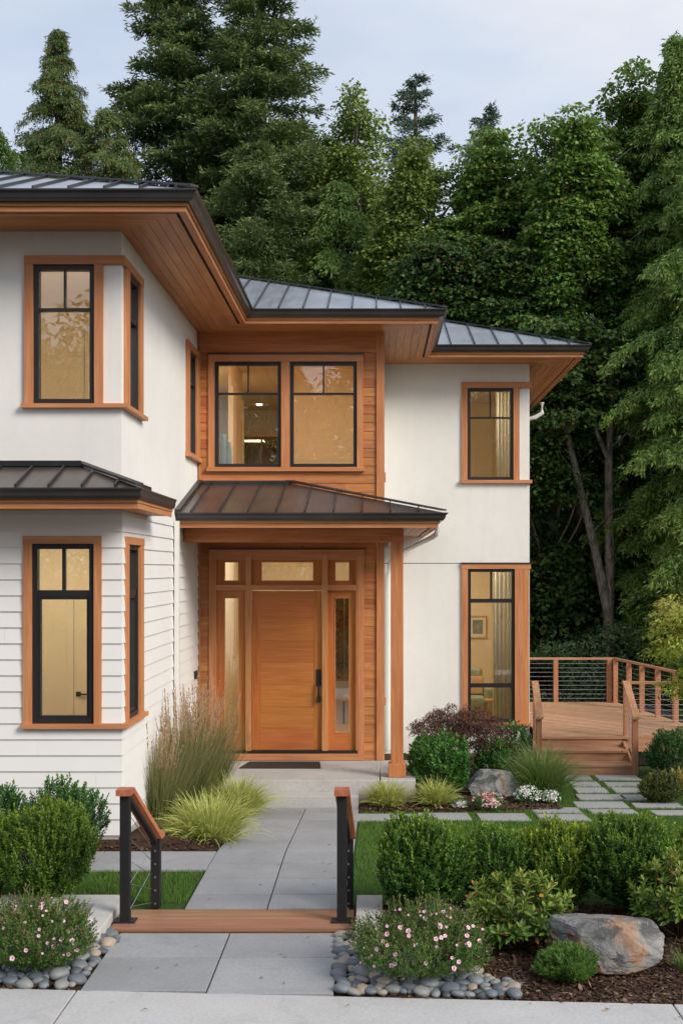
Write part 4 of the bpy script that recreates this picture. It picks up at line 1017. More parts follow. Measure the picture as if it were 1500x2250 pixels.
# right hedge
sh(925, 2012, 200, 208, 'dark round boxwood leftmost in the row in front of the lawn', 'box', 21, nspr=1900, group=BX)
sh(1100, 1992, 190, 165, 'round boxwood second from the left in the row, half behind the rhododendron', 'box', 22, nspr=1200, group=BX)
sh(1228, 1997, 165, 180, 'yellow tipped boxwood third in the row, between two darker ones', 'box_gold', 23, nspr=1200, tipk=.85, group=BX)
sh(1385, 2002, 205, 200, 'large dark boxwood fourth in the row, left of the frame edge', 'box', 24, nspr=1900, group=BX)
sh(1530, 1992, 140, 175, 'yellow tipped boxwood at the right frame edge behind the rhododendron', 'box_gold', 25, nspr=700, group=BX, tipk=.7)
# near the house
sh(970, 1752, 138, 128, 'leafy green shrub beside the porch slab under the purple maple', 'broad', 31, nspr=620, ll=.055, lw=.034, sl=.16, per=9, name='leafy_shrub')
sh(1076, 1720, 70, 92, 'small leafy green shrub behind the mossy rock', 'broad', 32, nspr=260, ll=.055, lw=.034, sl=.15, per=9, name='leafy_shrub')
sh(930, 1702, 70, 80, 'dark leafy shrub at the foot of the white wall behind the porch post', 'broad', 33, nspr=240, ll=.06, lw=.036, sl=.15, per=9, name='leafy_shrub')
sh(1128, 1700, 70, 100, 'upright glossy leaved shrub below the tall window', 'broad', 34, nspr=90, ll=.075, lw=.045, sl=.35, per=10, upb=1.6, name='leafy_shrub')
sh(1105, 1712, 75, 82, 'low brownish shrub between the green shrubs under the tall window', 'olive', 35, nspr=260, ll=.05, lw=.018, sl=.16, per=10, name='brownish_shrub')
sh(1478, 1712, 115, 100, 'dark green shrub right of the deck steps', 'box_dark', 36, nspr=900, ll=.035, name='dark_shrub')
sh(1452, 1764, 90, 62, 'low olive green shrub beside the last stepping slabs', 'olive', 37, nspr=500, name='olive_shrub')
sh(1540, 1745, 110, 95, 'olive shrub cut by the right edge beside the white flowers', 'olive', 38, nspr=400, name='olive_shrub')
# ---------- rhododendrons
M['rhodo'] = leafmat('rhododendron_leaf', (.035, .085, .016), (.085, .185, .03), (.19, .30, .055), (.32, .36, .065), .38, .22, 5, odd=((.42, .20, .05), .03))
def rhodo(x, y, w, h, label, n=170, seed=1):
    global RNG; RNG = np.random.default_rng(seed); z0 = gz(x, y)
    e = empty('rhododendron', (x, y, z0), label, 'shrub', 'rhododendrons in the right front bed')
    d = blob_dirs(n, 1, .35); rr = (.45+.55*RNG.random(n)**.5)*lumps(d, seed, 7, .15)
    C0 = np.array([x, y, z0+h*.38]); E = np.where(d[:, 2:3] < 0, np.array([w/2, w/2, h*.38])[None], np.array([w/2, w/2, h*.62])[None])
    T = C0+d*rr[:, None]*E; ax = unit(d*.6+np.array([0, 0, .9])+RNG.normal(size=(n, 3))*.2)
    Q = []; tp = []
    for k in range(n):
        m = int(RNG.integers(9, 14)); a = np.arange(m)*2.4+RNG.random()*6
        s1 = unit(np.cross(ax[k], rnd_dirs(1)[0])); s2 = np.cross(ax[k], s1)
        el = np.linspace(.05, 1.0, m)[:, None]
        D = unit((s1[None]*np.cos(a)[:, None]+s2[None]*np.sin(a)[:, None])*(1.15-.75*el)+ax[k][None]*(.1+.9*el))
        P = T[k][None]+ax[k][None]*el*.05; L_ = .085*(1-.25*el[:, 0])*(.8+.4*RNG.random(m))
        N = unit(ax[k][None]+RNG.normal(size=(m, 3))*.15)
        Dn = unit(D); S = unit(np.cross(Dn, N)); N2 = np.cross(S, Dn); W_ = L_*.34
        A_ = P+Dn*L_[:, None]*.3+N2*L_[:, None]*.05; B_ = P+Dn*L_[:, None]*.7+N2*L_[:, None]*.03; Z_ = P+Dn*L_[:, None]-N2*L_[:, None]*.08
        Q.append(np.stack([P, A_+S*W_[:, None]*.42, B_+S*W_[:, None]*.5, Z_, B_-S*W_[:, None]*.5, A_-S*W_[:, None]*.42], 1)); tp.append(np.clip(el[:, 0]*.7*(d[k, 2]+.3), 0, 1))
    quads('foliage', np.concatenate(Q), M['rhodo'], e, attr=np.concatenate(tp))
    b = MB()
    for k in range(0, n, 3):
        p = Vector((x, y, z0)); q = Vector(T[k]); limb(b, [p, p.lerp(q, .5)+Vector((0, 0, -.02)), q], [.009, .006, .004], 4)
    b.build('stem', M['twig'], e)
x, y = at(1140, 2085); s_ = F/y; rhodo(x, y, 232/s_, 165/s_, 'rhododendron with yellowing leaf tips in front of the boxwood row', 190, 5)
x, y = at(1490, 2060); s_ = F/y; rhodo(x, y, 200/s_, 185/s_, 'rhododendron at the right frame edge above the large rock', 150, 6)
# ---------- blades of grass
def blades(x, y, z0, n, r0, Lm, lean, droop, w, seed, segs=6, tipw=.15, up=1.0, rx=1.0):
    R = np.random.default_rng(seed)
    a = R.random(n)*2*np.pi; rr = r0*np.sqrt(R.random(n)); P = np.stack([x+rr*np.cos(a)*rx, y+rr*np.sin(a), np.full(n, z0)], 1)
    a2 = a+R.normal(size=n)*.5; ln = Lm*(.55+.6*R.random(n)); le = lean*(R.random(n)**.7)*(.35+.65*rr/r0)
    out = np.stack([np.cos(a2), np.sin(a2), np.zeros(n)], 1); upv = np.array([0, 0, 1.0])
    D = unit(out*np.sin(le)[:, None]+upv*np.cos(le)[:, None]*up)
    S = unit(np.cross(D, out)+R.normal(size=(n, 3))*.35)
    L0 = []; pos = P.copy(); d = D.copy(); st_ = (ln/segs)[:, None]; dr = droop*(.5+R.random(n))[:, None]
    for k in range(segs+1):
        wk = w*(1-.85*(k/segs)**1.6)*(.7 if k == 0 else 1)
        L0.append((pos-S*wk/2, pos+S*wk/2))
        pos = pos+d*st_; d = unit(d+(np.array([0, 0, -1.0])*dr+out*dr*.35)*(k+1)/segs)
    V = np.stack([np.stack([l, r], 1) for l, r in L0], 1)      # n, segs+1, 2, 3
    return V
def blade_mesh(name, V, mat, parent, loc=None):
    n, s, _, _ = V.shape; base = np.arange(n)[:, None]*(s*2)
    k = np.arange(s-1)[None]*2
    idx = np.stack([base+k, base+k+1, base+k+3, base+k+2], -1).reshape(-1)
    tip = np.broadcast_to(np.linspace(0, 1, s)[None, :, None], (n, s, 2)).reshape(-1)
    return fast_mesh(name, V.reshape(-1, 3), np.full(n*(s-1), 4), idx, mat, parent, loc, True, tip)
M['hakone'] = leafmat('hakone_blade', (.10, .17, .025), (.36, .44, .08), (.72, .74, .34), (.52, .56, .17), .5, .35, 4)
M['greenblade'] = leafmat('green_blade', (0.033, 0.083, 0.018), (0.090, 0.195, 0.033), (0.195, 0.330, 0.075), (0.180, 0.255, 0.075), .5, .3, 5)
M['reedblade'] = leafmat('reed_blade', (0.046, 0.085, 0.023), (0.104, 0.169, 0.039), (0.195, 0.247, 0.078), (0.260, 0.247, 0.104), .55, .3, 5)
M['plume'] = leafmat('plume', (.30, .19, .11), (.46, .31, .19), (.62, .46, .31), (.55, .38, .24), .8, .35, 6)
M['lawnblade'] = leafmat('lawn_blade', (0.038, 0.095, 0.014), (0.074, 0.169, 0.024), (0.135, 0.257, 0.041), (0.135, 0.243, 0.041), .5, .3, .9)
def tuft(name, x, y, label, cat, n, r0, L_, lean, droop, w, mat, seed, group=None, rx=1.0, z=None):
    z0 = gz(x, y) if z is None else z
    e = empty(name, (x, y, z0), label, cat, group)
    blade_mesh('blades', blades(x, y, z0, n, r0, L_, lean, droop, w, seed, rx=rx), M[mat], e); return e
HG = 'yellow green hakone grasses'
x, y = at(462, 1852); tuft('hakone_grass', x, y, 'largest pale yellow green grass clump, spilling over the left path edge', 'ornamental grass', 1100, .17, .58, 1.15, .33, .017, 'hakone', 1, HG, 1.15)
x, y = at(520, 1795); tuft('hakone_grass', x, y, 'yellow green grass clump behind the largest one, left of the porch steps', 'ornamental grass', 900, .16, .56, 1.1, .30, .017, 'hakone', 2, HG, 1.1)
x, y = at(405, 1855); tuft('hakone_grass', x, y, 'low yellow green grass clump at the left end of the mulch corner', 'ornamental grass', 500, .10, .33, 1.15, .32, .016, 'hakone', 5, HG, 1.0)
x, y = at(850, 1776); tuft('hakone_grass', x, y, 'yellow green grass tuft in front of the porch post', 'ornamental grass', 800, .09, .40, 1.05, .33, .016, 'hakone', 3, HG, 1.25)
x, y = at(957, 1774); tuft('hakone_grass', x, y, 'yellow green grass tuft right of the porch slab corner', 'ornamental grass', 800, .09, .40, 1.05, .33, .016, 'hakone', 4, HG, 1.15)
x, y = at(1190, 1752); tuft('fountain_grass', x, y, 'arching dark green grass clump below the deck steps', 'ornamental grass', 1500, .16, .80, 1.0, .28, .010, 'greenblade', 6)
x, y = at(1475, 1700); tuft('fountain_grass', x, y, 'thin arching green grass at the right edge above the white flowers', 'ornamental grass', 260, .10, .55, .9, .3, .009, 'greenblade', 7)
x, y = at(1500, 2132); tuft('fountain_grass', x, y, 'small wispy grass at the right end of the large rock', 'ornamental grass', 160, .04, .17, 1.0, .3, .005, 'greenblade', 8)
# tall feather reed grass with tan plumes
def reed(x, y, label, n, ns, hgt, seed, spread=1.0):
    z0 = gz(x, y, .02); e = empty('feather_reed_grass', (x, y, z0), label, 'ornamental grass', 'feather reed grasses by the porch')
    blade_mesh('blades', blades(x, y, z0, n, .20*spread, hgt*.86, .55, .12, .009, seed, 6), M['reedblade'], e)
    R = np.random.default_rng(seed+50)
    V = blades(x, y, z0, ns, .17*spread, hgt*1.12, .34, .035, .004, seed+1, 7)
    blade_mesh('stalks', V, M['reedblade'], e)
    Q = []
    ends = V.mean(2)
    for k in range(ns):
        p = ends[k, -3:]; m = 60; t = R.random(m)
        P = np.where(t[:, None] < .5, p[0]+(p[1]-p[0])*(t[:, None]*2), p[1]+(p[2]-p[1])*(t[:, None]*2-1))
        ax = unit((p[2]-p[0])[None])[0]; D = unit(ax[None]*1.0+R.normal(size=(m, 3))*.30)
        sz = (.030+.02*R.random(m))*(1.15-.6*t)
        Q.append(leaf_quads(P, D, unit(R.normal(size=(m, 3))), sz, .010))
    quads('plumes', np.concatenate(Q), M['plume'], e, attr=np.repeat(R.random(ns*60), 4))
x, y = at(395, 1800); reed(x, y, 'tall feather reed grass with tan plumes, in front of the white downspout', 2000, 105, 1.34, 3)
x, y = at(345, 1822); reed(x, y, 'feather reed grass with sparse leaning plumes at the corner of the siding', 1100, 55, 1.14, 9, .95)
x, y = at(445, 1768); reed(x, y, 'feather reed grass with dense tan plumes closest to the front door', 1800, 105, 1.38, 15, 1.05)
# ---------- lawn blades and mulch chips
def in_poly(px, py, poly):
    c = np.zeros(len(px), bool)
    for (x0, y0), (x1, y1) in zip(poly, poly[1:]+poly[:1]):
        k = ((y0 > py) != (y1 > py)) & (px < (x1-x0)*(py-y0)/(y1-y0+1e-12)+x0); c ^= k
    return c
terrv = np.vectorize(terr)
def stone_rects():
    r = []
    for (x0, x1, yn, yf) in st:
        a = G(x0, yn, .015); d_ = G(x1, yf, .015); c = G(x1, yn, .015); r.append((a[0], c[0], a[1], d_[1]))
    return r
def lawn_blades(name, poly, dens, label, skip=(), seed=4, h=.045, w=.0065):
    R = np.random.default_rng(seed); xs_ = [p[0] for p in poly]; ys_ = [p[1] for p in poly]
    A_ = (max(xs_)-min(xs_))*(max(ys_)-min(ys_)); n = int(A_*dens)
    px = R.uniform(min(xs_), max(xs_), n); py = R.uniform(min(ys_), max(ys_), n); k = in_poly(px, py, poly)
    for (a, c, p, q) in skip: k &= ~((px > a+.012) & (px < c-.012) & (py > p+.012) & (py < q-.012))
    px, py = px[k], py[k]; n = len(px); P = np.stack([px, py, terrv(py)-.005], 1)
    a = R.random(n)*6.28; S = np.stack([np.cos(a), np.sin(a), np.zeros(n)], 1); ln = h*(.6+.8*R.random(n))*np.clip(1+.3*np.sin(px*2.1)*np.cos(py*1.7), .7, 1.3)
    up = unit(np.stack([R.normal(size=n)*.33, R.normal(size=n)*.33, np.ones(n)], 1))
    Q = np.stack([P-S*w/2, P+S*w/2, P+up*ln[:, None]], 1)
    o = quads(name, Q, M['lawnblade'], None, loc=(0, 0, 0), attr=np.tile([0, 0, 1.0], n)); tag(o, label, kind='stuff')
rc = stone_rects()
lawn_blades('lawn_grass', [(-.20, 11.35), (2.95, 11.35), (3.6, 13.2), (4.6, 17.2), (4.9, 17.6), (4.9, 19.9), (2.8, 19.9), bedp[3] and (2.5, 20.0), (bedp[2][0], bedp[2][1]), (bedp[1][0], bedp[1][1]), (-.20, bedp[0][1]-.02)], 3000, 'mown green grass of the right lawn', rc)
lawn_blades('lawn_grass', [(-5.2, 11.34), (-1.69, 11.34), (-1.67, s0-.02), (-4.0, s0-.02)], 4200, 'mown green grass of the small left lawn', h=.05)
M['chip'] = leafmat('bark_chip', (.022, .012, .008), (.065, .035, .022), (.14, .085, .055), None, .9, 0.0, 3, odd=((.26, .18, .12), .04))
def chips(poly, dens, label, seed, size=.034, dz=-.004, zf=None):
    R = np.random.default_rng(seed); xs_ = [p[0] for p in poly]; ys_ = [p[1] for p in poly]
    n = int((max(xs_)-min(xs_))*(max(ys_)-min(ys_))*dens); px = R.uniform(min(xs_), max(xs_), n); py = R.uniform(min(ys_), max(ys_), n)
    k = in_poly(px, py, poly); px, py = px[k], py[k]; n = len(px)
    z = (terrv(py) if zf is None else zf(px, py))+dz+R.random(n)*.014
    P = np.stack([px, py, z], 1); D = unit(np.stack([R.normal(size=n), R.normal(size=n), R.normal(size=n)*.22], 1))
    N = unit(np.stack([R.normal(size=n)*.35, R.normal(size=n)*.35, np.ones(n)], 1)); L_ = size*(.5+R.random(n)**2*1.4)
    S = unit(np.cross(D, N)); W_ = L_*(.18+.25*R.random(n)); Dn = D*L_[:, None]; Sn = S*W_[:, None]
    Q = np.stack([P-Sn*.5, P+Dn*.5-Sn*.65, P+Dn, P+Dn*.6+Sn*.6, P+Sn*.45], 1)
    tag(quads('bark_chips', Q, M['chip'], None, loc=(0, 0, 0)), label, kind='stuff')
chips([(.05, edge(0)), (4.3, edge(4)), (4.4, 11.3), (.05, 11.3)], 3400, 'bark chips covering the right front bed', 1)
chips([(-4.2, edge(-4)), (-2.2, edge(-2)), (-2.45, 11.05), (-4.3, 11.05)], 2200, 'bark chips covering the left front bed', 2)
chips([(-.2, bedp[0][1]), (bedp[1][0], bedp[1][1]), (bedp[2][0], bedp[2][1]), (bedp[3][0], bedp[3][1]), (2.6, 22.3), (.56, 22.3), (.56, 17.5), (-.2, 17.3)], 1900, 'bark chips round the rock beside the porch', 3, dz=.03, size=.045)
chips([(-4.8, s1+.02), (-1.68, s1+.02), (-1.68, 16.8), (-2.66, 16.8), (-2.66, 13.56), (-4.8, 13.56)], 1500, 'bark chips against the lap siding', 4, dz=.008, zf=lambda a, c: np.where(c < 13.6, .285+(c-s1)/(13.63-s1)*.10, .30+(a+1.67)*-.05-(c-13.6)*.08))
# ---------- rocks
M['rock'] = None
def rockmat(name, rust=.5, gray=((.07, .078, .085), (.31, .30, .285)), rs=1.6):
    m, t, b = mat_new(name); v = coords(t)
    n = noise(t, v, 3.2, 9, .72, .8); col = ramp(t, [(.3, gray[0]), (.5, tuple((a+c)/2 for a, c in zip(*gray))), (.72, gray[1])], n)
    r = noise(t, coords(t), rs, 4, .55, .9)
    col = mixc(t, ramp(t, [(rust, (0, 0, 0)), (rust+.06, (.85, .85, .85))], r), col, ramp(t, [(.3, (.14, .075, .045)), (.5, (.30, .165, .095)), (.7, (.40, .29, .20))], n))
    cr_ = noise(t, coords(t, (1, 1, 2.2)), 1.9, 5, .6, 1.2)
    crack = ramp(t, [(.36, (.8, .8, .8)), (.45, (0, 0, 0)), (1, (0, 0, 0))], cr_)
    col = mixc(t, crack, col, (.05, .052, .055))
    w2 = noise(t, v, 22, 4, .7); col = mixc(t, ramp(t, [(.60, (0, 0, 0)), (.72, (.5, .5, .5))], w2), col, tuple(x*1.35 for x in gray[1]))
    t.links.new(col, b.inputs['Base Color']); b.inputs['Roughness'].default_value = .85
    h_ = math_(t, 'SUBTRACT', n, math_(t, 'MULTIPLY', crack, .6))
    bump(t, b, h_, .8, .03); return m
def icos(sub):
    import bmesh
    bm = bmesh.new(); bmesh.ops.create_icosphere(bm, subdivisions=sub, radius=1); V = np.array([v.co[:] for v in bm.verts]); Fc = np.array([[v.index for v in f.verts] for f in bm.faces]); bm.free(); return V, Fc
IC6, IF6 = icos(6); IC3, IF3 = icos(3)
def rock(name, x, y, w, d_, h, label, mat, seed, rot=0, cuts=16, sink=.12, planes=None):
    """broken stone: a lump cut by many planes, the larger cuts given"""
    R = np.random.default_rng(seed); V = IC6.copy()*1.15
    C = unit(R.normal(size=(cuts, 3))); O = R.uniform(.80, 1.02, cuts)
    if planes:
        C = np.concatenate([C, unit(np.array([p[:3] for p in planes]))]); O = np.concatenate([O, [p[3] for p in planes]])
    wob = np.array([mnoise.fractal(Vector(p)*1.3+Vector((seed, 0, 0)), .9, 2.1, 4) for p in V])
    for j, (c, o) in enumerate(zip(C, O)):
        t = V@c-(o+wob*.045*(1 if j % 2 else -1)); t = np.where(t > 0, t, 0); V = V-t[:, None]*c[None]*.985
    nz_ = np.array([mnoise.fractal(Vector(p)*2.6+Vector((seed, 0, 0)), .9, 2.1, 5)*.030+mnoise.fractal(Vector(p)*9+Vector((seed, 3, 0)), .8, 2.1, 4)*.012 for p in V])
    ln = V@unit(np.array([.25, -.1, 1.0])); stp = np.floor(ln*5+wob*1.2)/5
    ridge = (((ln*5+wob*1.2) % 1) < .12)*-.022
    V = V*(1+(nz_+ridge)[:, None]); V = (V-(V.max(0)+V.min(0))/2); V = V/V.max(0)
    c, s = math.cos(rot), math.sin(rot); V = V*np.array([w/2, d_/2, h/2*(1+sink)]); V = np.stack([V[:, 0]*c-V[:, 1]*s, V[:, 0]*s+V[:, 1]*c, V[:, 2]], 1)
    z0 = gz(x, y); V = V+np.array([x, y, z0+h/2-h*sink*.5])
    o = fast_mesh(name, V, np.full(len(IF6), 3), IF6.ravel(), mat, None, (x, y, z0), True); tag(o, label, 'rock'); return o
x, y = at(1343, 2148); s_ = F/y; y += .27
M['rock'] = rockmat('rock_rust', .465)
rock('boulder', x, y, 272/s_, .58, 108/s_, 'large grey boulder with rust patches in the right front bed', M['rock'], 5, rot=-.08, planes=[(-.1, -.85, .5, .42), (.05, .1, 1, .45), (.75, -.35, .62, .52), (-.75, -.5, .2, .62), (.25, -1, .15, .62), (-.35, -.4, .9, .52)], cuts=7)
x, y = at(1088, 1758); s_ = F/y; y += .2
rock('boulder', x, y, 122/s_, .5, 62/s_, 'grey and russet boulder between the leafy shrub and the grass clump', rockmat('rock_russet', .49, ((.13, .14, .14), (.42, .43, .42)), 2.2), 12, rot=.1, planes=[(-.5, -.8, .35, .45), (.5, -.8, .4, .5), (.1, 0, 1, .5), (-.8, 0, .5, .6)], cuts=7)
x, y = at(1480, 1712); s_ = F/y
rock('boulder', x, y, 90/s_, .4, 48/s_*1.1, 'pale rounded boulder at the right edge beside the deck', rockmat('rock_pale', .8, ((.30, .30, .28), (.58, .57, .54))), 15, cuts=8)
# river pebbles
def pebmat():
    m, t, b = mat_new('pebble'); oi = t.nodes.new('ShaderNodeObjectInfo')
    col = ramp(t, [(0, (.07, .085, .10)), (.35, (.12, .14, .165)), (.6, (.18, .20, .22)), (.8, (.23, .23, .22)), (.92, (.30, .26, .21)), (1, (.38, .29, .21))], oi.outputs['Random'])
    n = noise(t, coords(t), 14, 5, .7, .3); col = mixc(t, .35, col, ramp(t, [(.3, (.25, .25, .25)), (.7, (.8, .8, .8))], n), 'OVERLAY')
    t.links.new(col, b.inputs['Base Color']); b.inputs['Roughness'].default_value = .55; bump(t, b, noise(t, coords(t), 60, 3), .15, .002); return m
M['pebble'] = pebmat(); PEB = []
def peb_proto(k):
    R = np.random.default_rng(100+k); V = IC3.copy(); ph = R.random(6)*6
    V = V*(1+.07*np.sin(V[:, 0]*2.2+ph[0])*np.cos(V[:, 1]*2+ph[1])+.05*np.sin(V[:, 2]*3+ph[2]+V[:, 0]*2))[:, None]
    V = np.sign(V)*np.abs(V)**(.88+.1*R.random()); me = bpy.data.meshes.new('pebble')
    me.from_pydata((V*np.array([1, .68+.2*R.random(), .42+.16*R.random()])).tolist(), [], IF3.tolist()); me.polygons.foreach_set('use_smooth', np.ones(len(IF3), bool)); me.materials.append(M['pebble']); return me
PEB = [peb_proto(k) for k in range(7)]
def scatter_pebbles(poly, n, label, group, seed, zl, rmin=.038, rmax=.085):
    R = random.Random(seed); pts = []; xs_ = [p[0] for p in poly]; ys_ = [p[1] for p in poly]; tries = 0
    while len(pts) < n and tries < 60000:
        tries += 1; x = R.uniform(min(xs_), max(xs_)); y = R.uniform(min(ys_), max(ys_))
        if not in_poly(np.array([x]), np.array([y]), poly)[0]: continue
        r = rmin+(rmax-rmin)*R.random()**1.6*(1 if tries < 12000 else .5)
        if any((x-a)**2+(y-b_)**2 < ((r+c)*.62)**2 for a, b_, c in pts): continue
        pts.append((x, y, r))
    for x, y, r in pts:
        o = bpy.data.objects.new('river_pebble', R.choice(PEB)); COL.objects.link(o)
        o.location = (x, y, zl+r*.32+R.random()*.012); o.scale = (r, r, r*R.uniform(.9, 1.15)); o.rotation_euler = (R.uniform(-.22, .22), R.uniform(-.22, .22), R.uniform(0, 6.28))
        tag(o, label, 'pebble', group)
U = lambda px, py: ux(px, py, ZL)
lpoly = [U(-40, 2167), U(166, 2168), U(266, 2052), U(190, 2046), U(150, 2075), (U(-40, 2100))]
rpoly = [U(742, 2182), U(1150, 2192), U(1135, 2160), U(1010, 2132), U(860, 2105), U(800, 2070), U(796, 2052), U(742, 2052)]
scatter_pebbles(lpoly, 122, 'smooth grey river pebble in the strip left of the lower path', 'river pebbles left of the path', 1, ZL-.012)
scatter_pebbles(rpoly, 172, 'smooth grey river pebble in the strip right of the lower path', 'river pebbles right of the path', 2, ZL-.012)
# ---------- flowers
M['geran'] = leafmat('geranium_leaf', (.022, .06, .016), (.07, .16, .032), (.14, .26, .05), (.24, .19, .08), .5, .25, 5, odd=((.34, .14, .10), .05))
def petalmat(name, a, c):
    m, t, b = mat_new(name); n = t.nodes.new('ShaderNodeAttribute'); n.attribute_name = 'tip'
    t.links.new(ramp(t, [(0, (.18, .02, .08)), (.22, (.25, .03, .12)), (.32, a), (1, c)], n.outputs['Fac']), b.inputs['Base Color']); b.inputs['Roughness'].default_value = .6; return m
M['petal'] = petalmat('pink_petal', (.66, .34, .46), (.84, .60, .68))
def flower_mesh():
    Q = []; T = []
    for k in range(5):
        a0 = k*2*math.pi/5; V = [(0, 0, 0)]; tt = [0]
        for f_, r_ in ((-.50, .55), (-.42, .92), (0, 1.0), (.42, .92), (.50, .55)):
            a = a0+f_*2*math.pi/5; V.append((math.cos(a)*r_, math.sin(a)*r_, .22*r_*r_+.03*(k % 2))); tt.append(r_)
        Q.append(V); T += tt
    Q = np.array(Q)*.021
    me = bpy.data.meshes.new('flower'); me.from_pydata(Q.reshape(-1, 3).tolist(), [], np.arange(30).reshape(5, 6).tolist()); a = me.attributes.new('tip', 'FLOAT', 'POINT'); a.data.foreach_set('value', T); me.materials.append(M['petal']); return me
FLW = flower_mesh()
def geranium(px, pyb, wpx, hpx, label, nf, seed):
    x, y = at(px, pyb); s_ = F/y; w, h = wpx/s_, hpx/s_
    e = shrub('flowering_geranium', x, y, w, h, label, 'flowering plant', M['geran'], nspr=1500, sl=.085, ll=.021, lw=.012, per=12, seed=seed, group='pink flowering plants on the pebbles', upb=.7, tipk=1.1, spike=1.3)
    R = random.Random(seed); z0 = gz(x, y)
    for k in range(nf):
        a = R.uniform(-2.6, -.5) if k % 4 else R.uniform(0, 6.28); el = R.uniform(-.1, 1.3); d = Vector((math.cos(a)*math.cos(el), math.sin(a)*math.cos(el), math.sin(el)))
        p = Vector((x, y, z0+h*.42))+Vector((d.x*w/2, d.y*w/2, d.z*h*(.60 if d.z > 0 else .4)))*R.uniform(1.0, 1.08)
        o = bpy.data.objects.new('flower', FLW); COL.objects.link(o); o.parent = e; o.location = p-Vector(e.location)
        n = (d+Vector((0, -1.1, .45))+Vector([R.uniform(-.5, .5) for _ in range(3)])).normalized()
        o.rotation_euler = n.to_track_quat('Z', 'Y').to_euler(); s2 = R.choice([R.uniform(.35, .6), R.uniform(.55, .95)]); o.scale = (s2, s2, s2)
geranium(82, 2130, 240, 148, 'low bush with small pink flowers in the left pebble strip', 44, 61)
geranium(925, 2146, 290, 148, 'low bush with small pink flowers beside the right curb stub', 60, 62)
# white and pink bedding flowers
def cushion(px, pyb, wpx, hpx, label, fm, seed, cat='flowers'):
    x, y = at(px, pyb); s_ = F/y; w, h = wpx/s_, hpx/s_
    e = shrub('bedding_flowers', x, y, w, h, label, cat, M['broad'], nspr=170, sl=.07, ll=.028, lw=.012, per=8, seed=seed, upb=.6)
    R = np.random.default_rng(seed); n = 420; d = blob_dirs(n, 1, .1); cl = unit(R.normal(size=(26, 3))+np.array([0, -.5, .8])); k = R.integers(0, 26, n)
    d = unit(cl[k]+R.normal(size=(n, 3))*.14); d[:, 2] = np.abs(d[:, 2])
    P = np.array([x, y, gz(x, y)+h*.42])+d*np.array([w/2, w/2, h*.62])*1.03
    Q = leaf_quads(P, unit(R.normal(size=(n, 3))+np.array([0, -.3, .2])), unit(d+R.normal(size=(n, 3))*.3), .026, .024); quads('blossoms', Q, fm, e)
M['whitepet'] = plain('white_petal', (.80, .80, .78), .6, bstr=0, var=.05)
M['pinkpet'] = leafmat('pink_white_petal', (.62, .14, .20), (.80, .48, .50), (.85, .80, .76), None, .6, .2, 6)
cushion(1160, 1768, 62, 38, 'mound of white flowers in front of the grass clump', M['whitepet'], 71)
cushion(1208, 1768, 44, 28, 'smaller mound of white flowers right of the first', M['whitepet'], 72)
cushion(1073, 1783, 72, 38, 'mound of pink and white flowers below the russet boulder', M['pinkpet'], 73)
cushion(1010, 1778, 34, 18, 'tiny pale cream flowers beside the yellow green tuft', M['whitepet'], 75)
x, y = at(1462, 1742); 
# low juniper
M['juniper'] = leafmat('juniper_needle', (0.025, 0.063, 0.014), (0.070, 0.154, 0.025), (0.140, 0.266, 0.042), (0.210, 0.364, 0.070), .5, .15, 8)
sh(1246, 2150, 135, 62, 'low bright green dwarf conifer in front of the large boulder', 'juniper', 81, nspr=900, ll=.028, lw=.006, sl=.06, per=16, name='dwarf_conifer', cat='shrub', tipk=.9)
# hosta at right
M['hosta'] = leafmat('hosta_leaf', (.16, .17, .04), (.30, .30, .08), (.50, .44, .16), (.55, .32, .06), .45, .3, 6)
x, y = at(1488, 1752); e = empty('hosta', (x, y, gz(x, y)), 'yellowing broad leaved hosta at the right frame edge', 'plant')
R = np.random.default_rng(9); n = 70; d = blob_dirs(n, 1, .0); P = np.array([x, y, gz(x, y)+.1])+d*np.array([.12, .12, .18])*R.random((n, 1))
quads('foliage', leaf_quads(P, unit(d+np.array([0, 0, .25])), unit(np.array([0, 0, 1])+R.normal(size=(n, 3))*.3), .20, .09, .1), M['hosta'], e, attr=R.random(n)*.6)

M['litter'] = leafmat('fallen_leaf', (.10, .06, .02), (.22, .13, .04), (.36, .24, .08), None, .7, .1, 3)
R = np.random.default_rng(77); P = []
for (xa_, xb_, ya_, yb2, m) in ((-2.05, -.32, 9.1, 10.4, 9), (-1.62, -.25, 11.2, 17.1, 26), (-3, 3, 8.5, 9.0, 10), (0, 3.5, 11.6, 16, 24), (-1.7, .3, 17.7, 19, 5)):
    for k in range(m):
        px_, py_ = R.uniform(xa_, xb_), R.uniform(ya_, yb2); P.append((px_, py_, (.352 if py_ > 17.6 else (ZL+.016 if py_ < 10.5 else terr(py_)+(.034 if px_ < -.2 else .045)))))
P = np.array(P); n = len(P)
tag(quads('fallen_leaves', leaf_quads(P, np.stack([R.normal(size=n), R.normal(size=n), np.zeros(n)], 1), np.array([0, 0, 1])+R.normal(size=(n, 3))*.25, .030+.02*R.random(n), .018, .15), M['litter'], None, loc=(0, 0, 0)), 'a few small brown leaves lying on the paving and the lawn', kind='stuff')
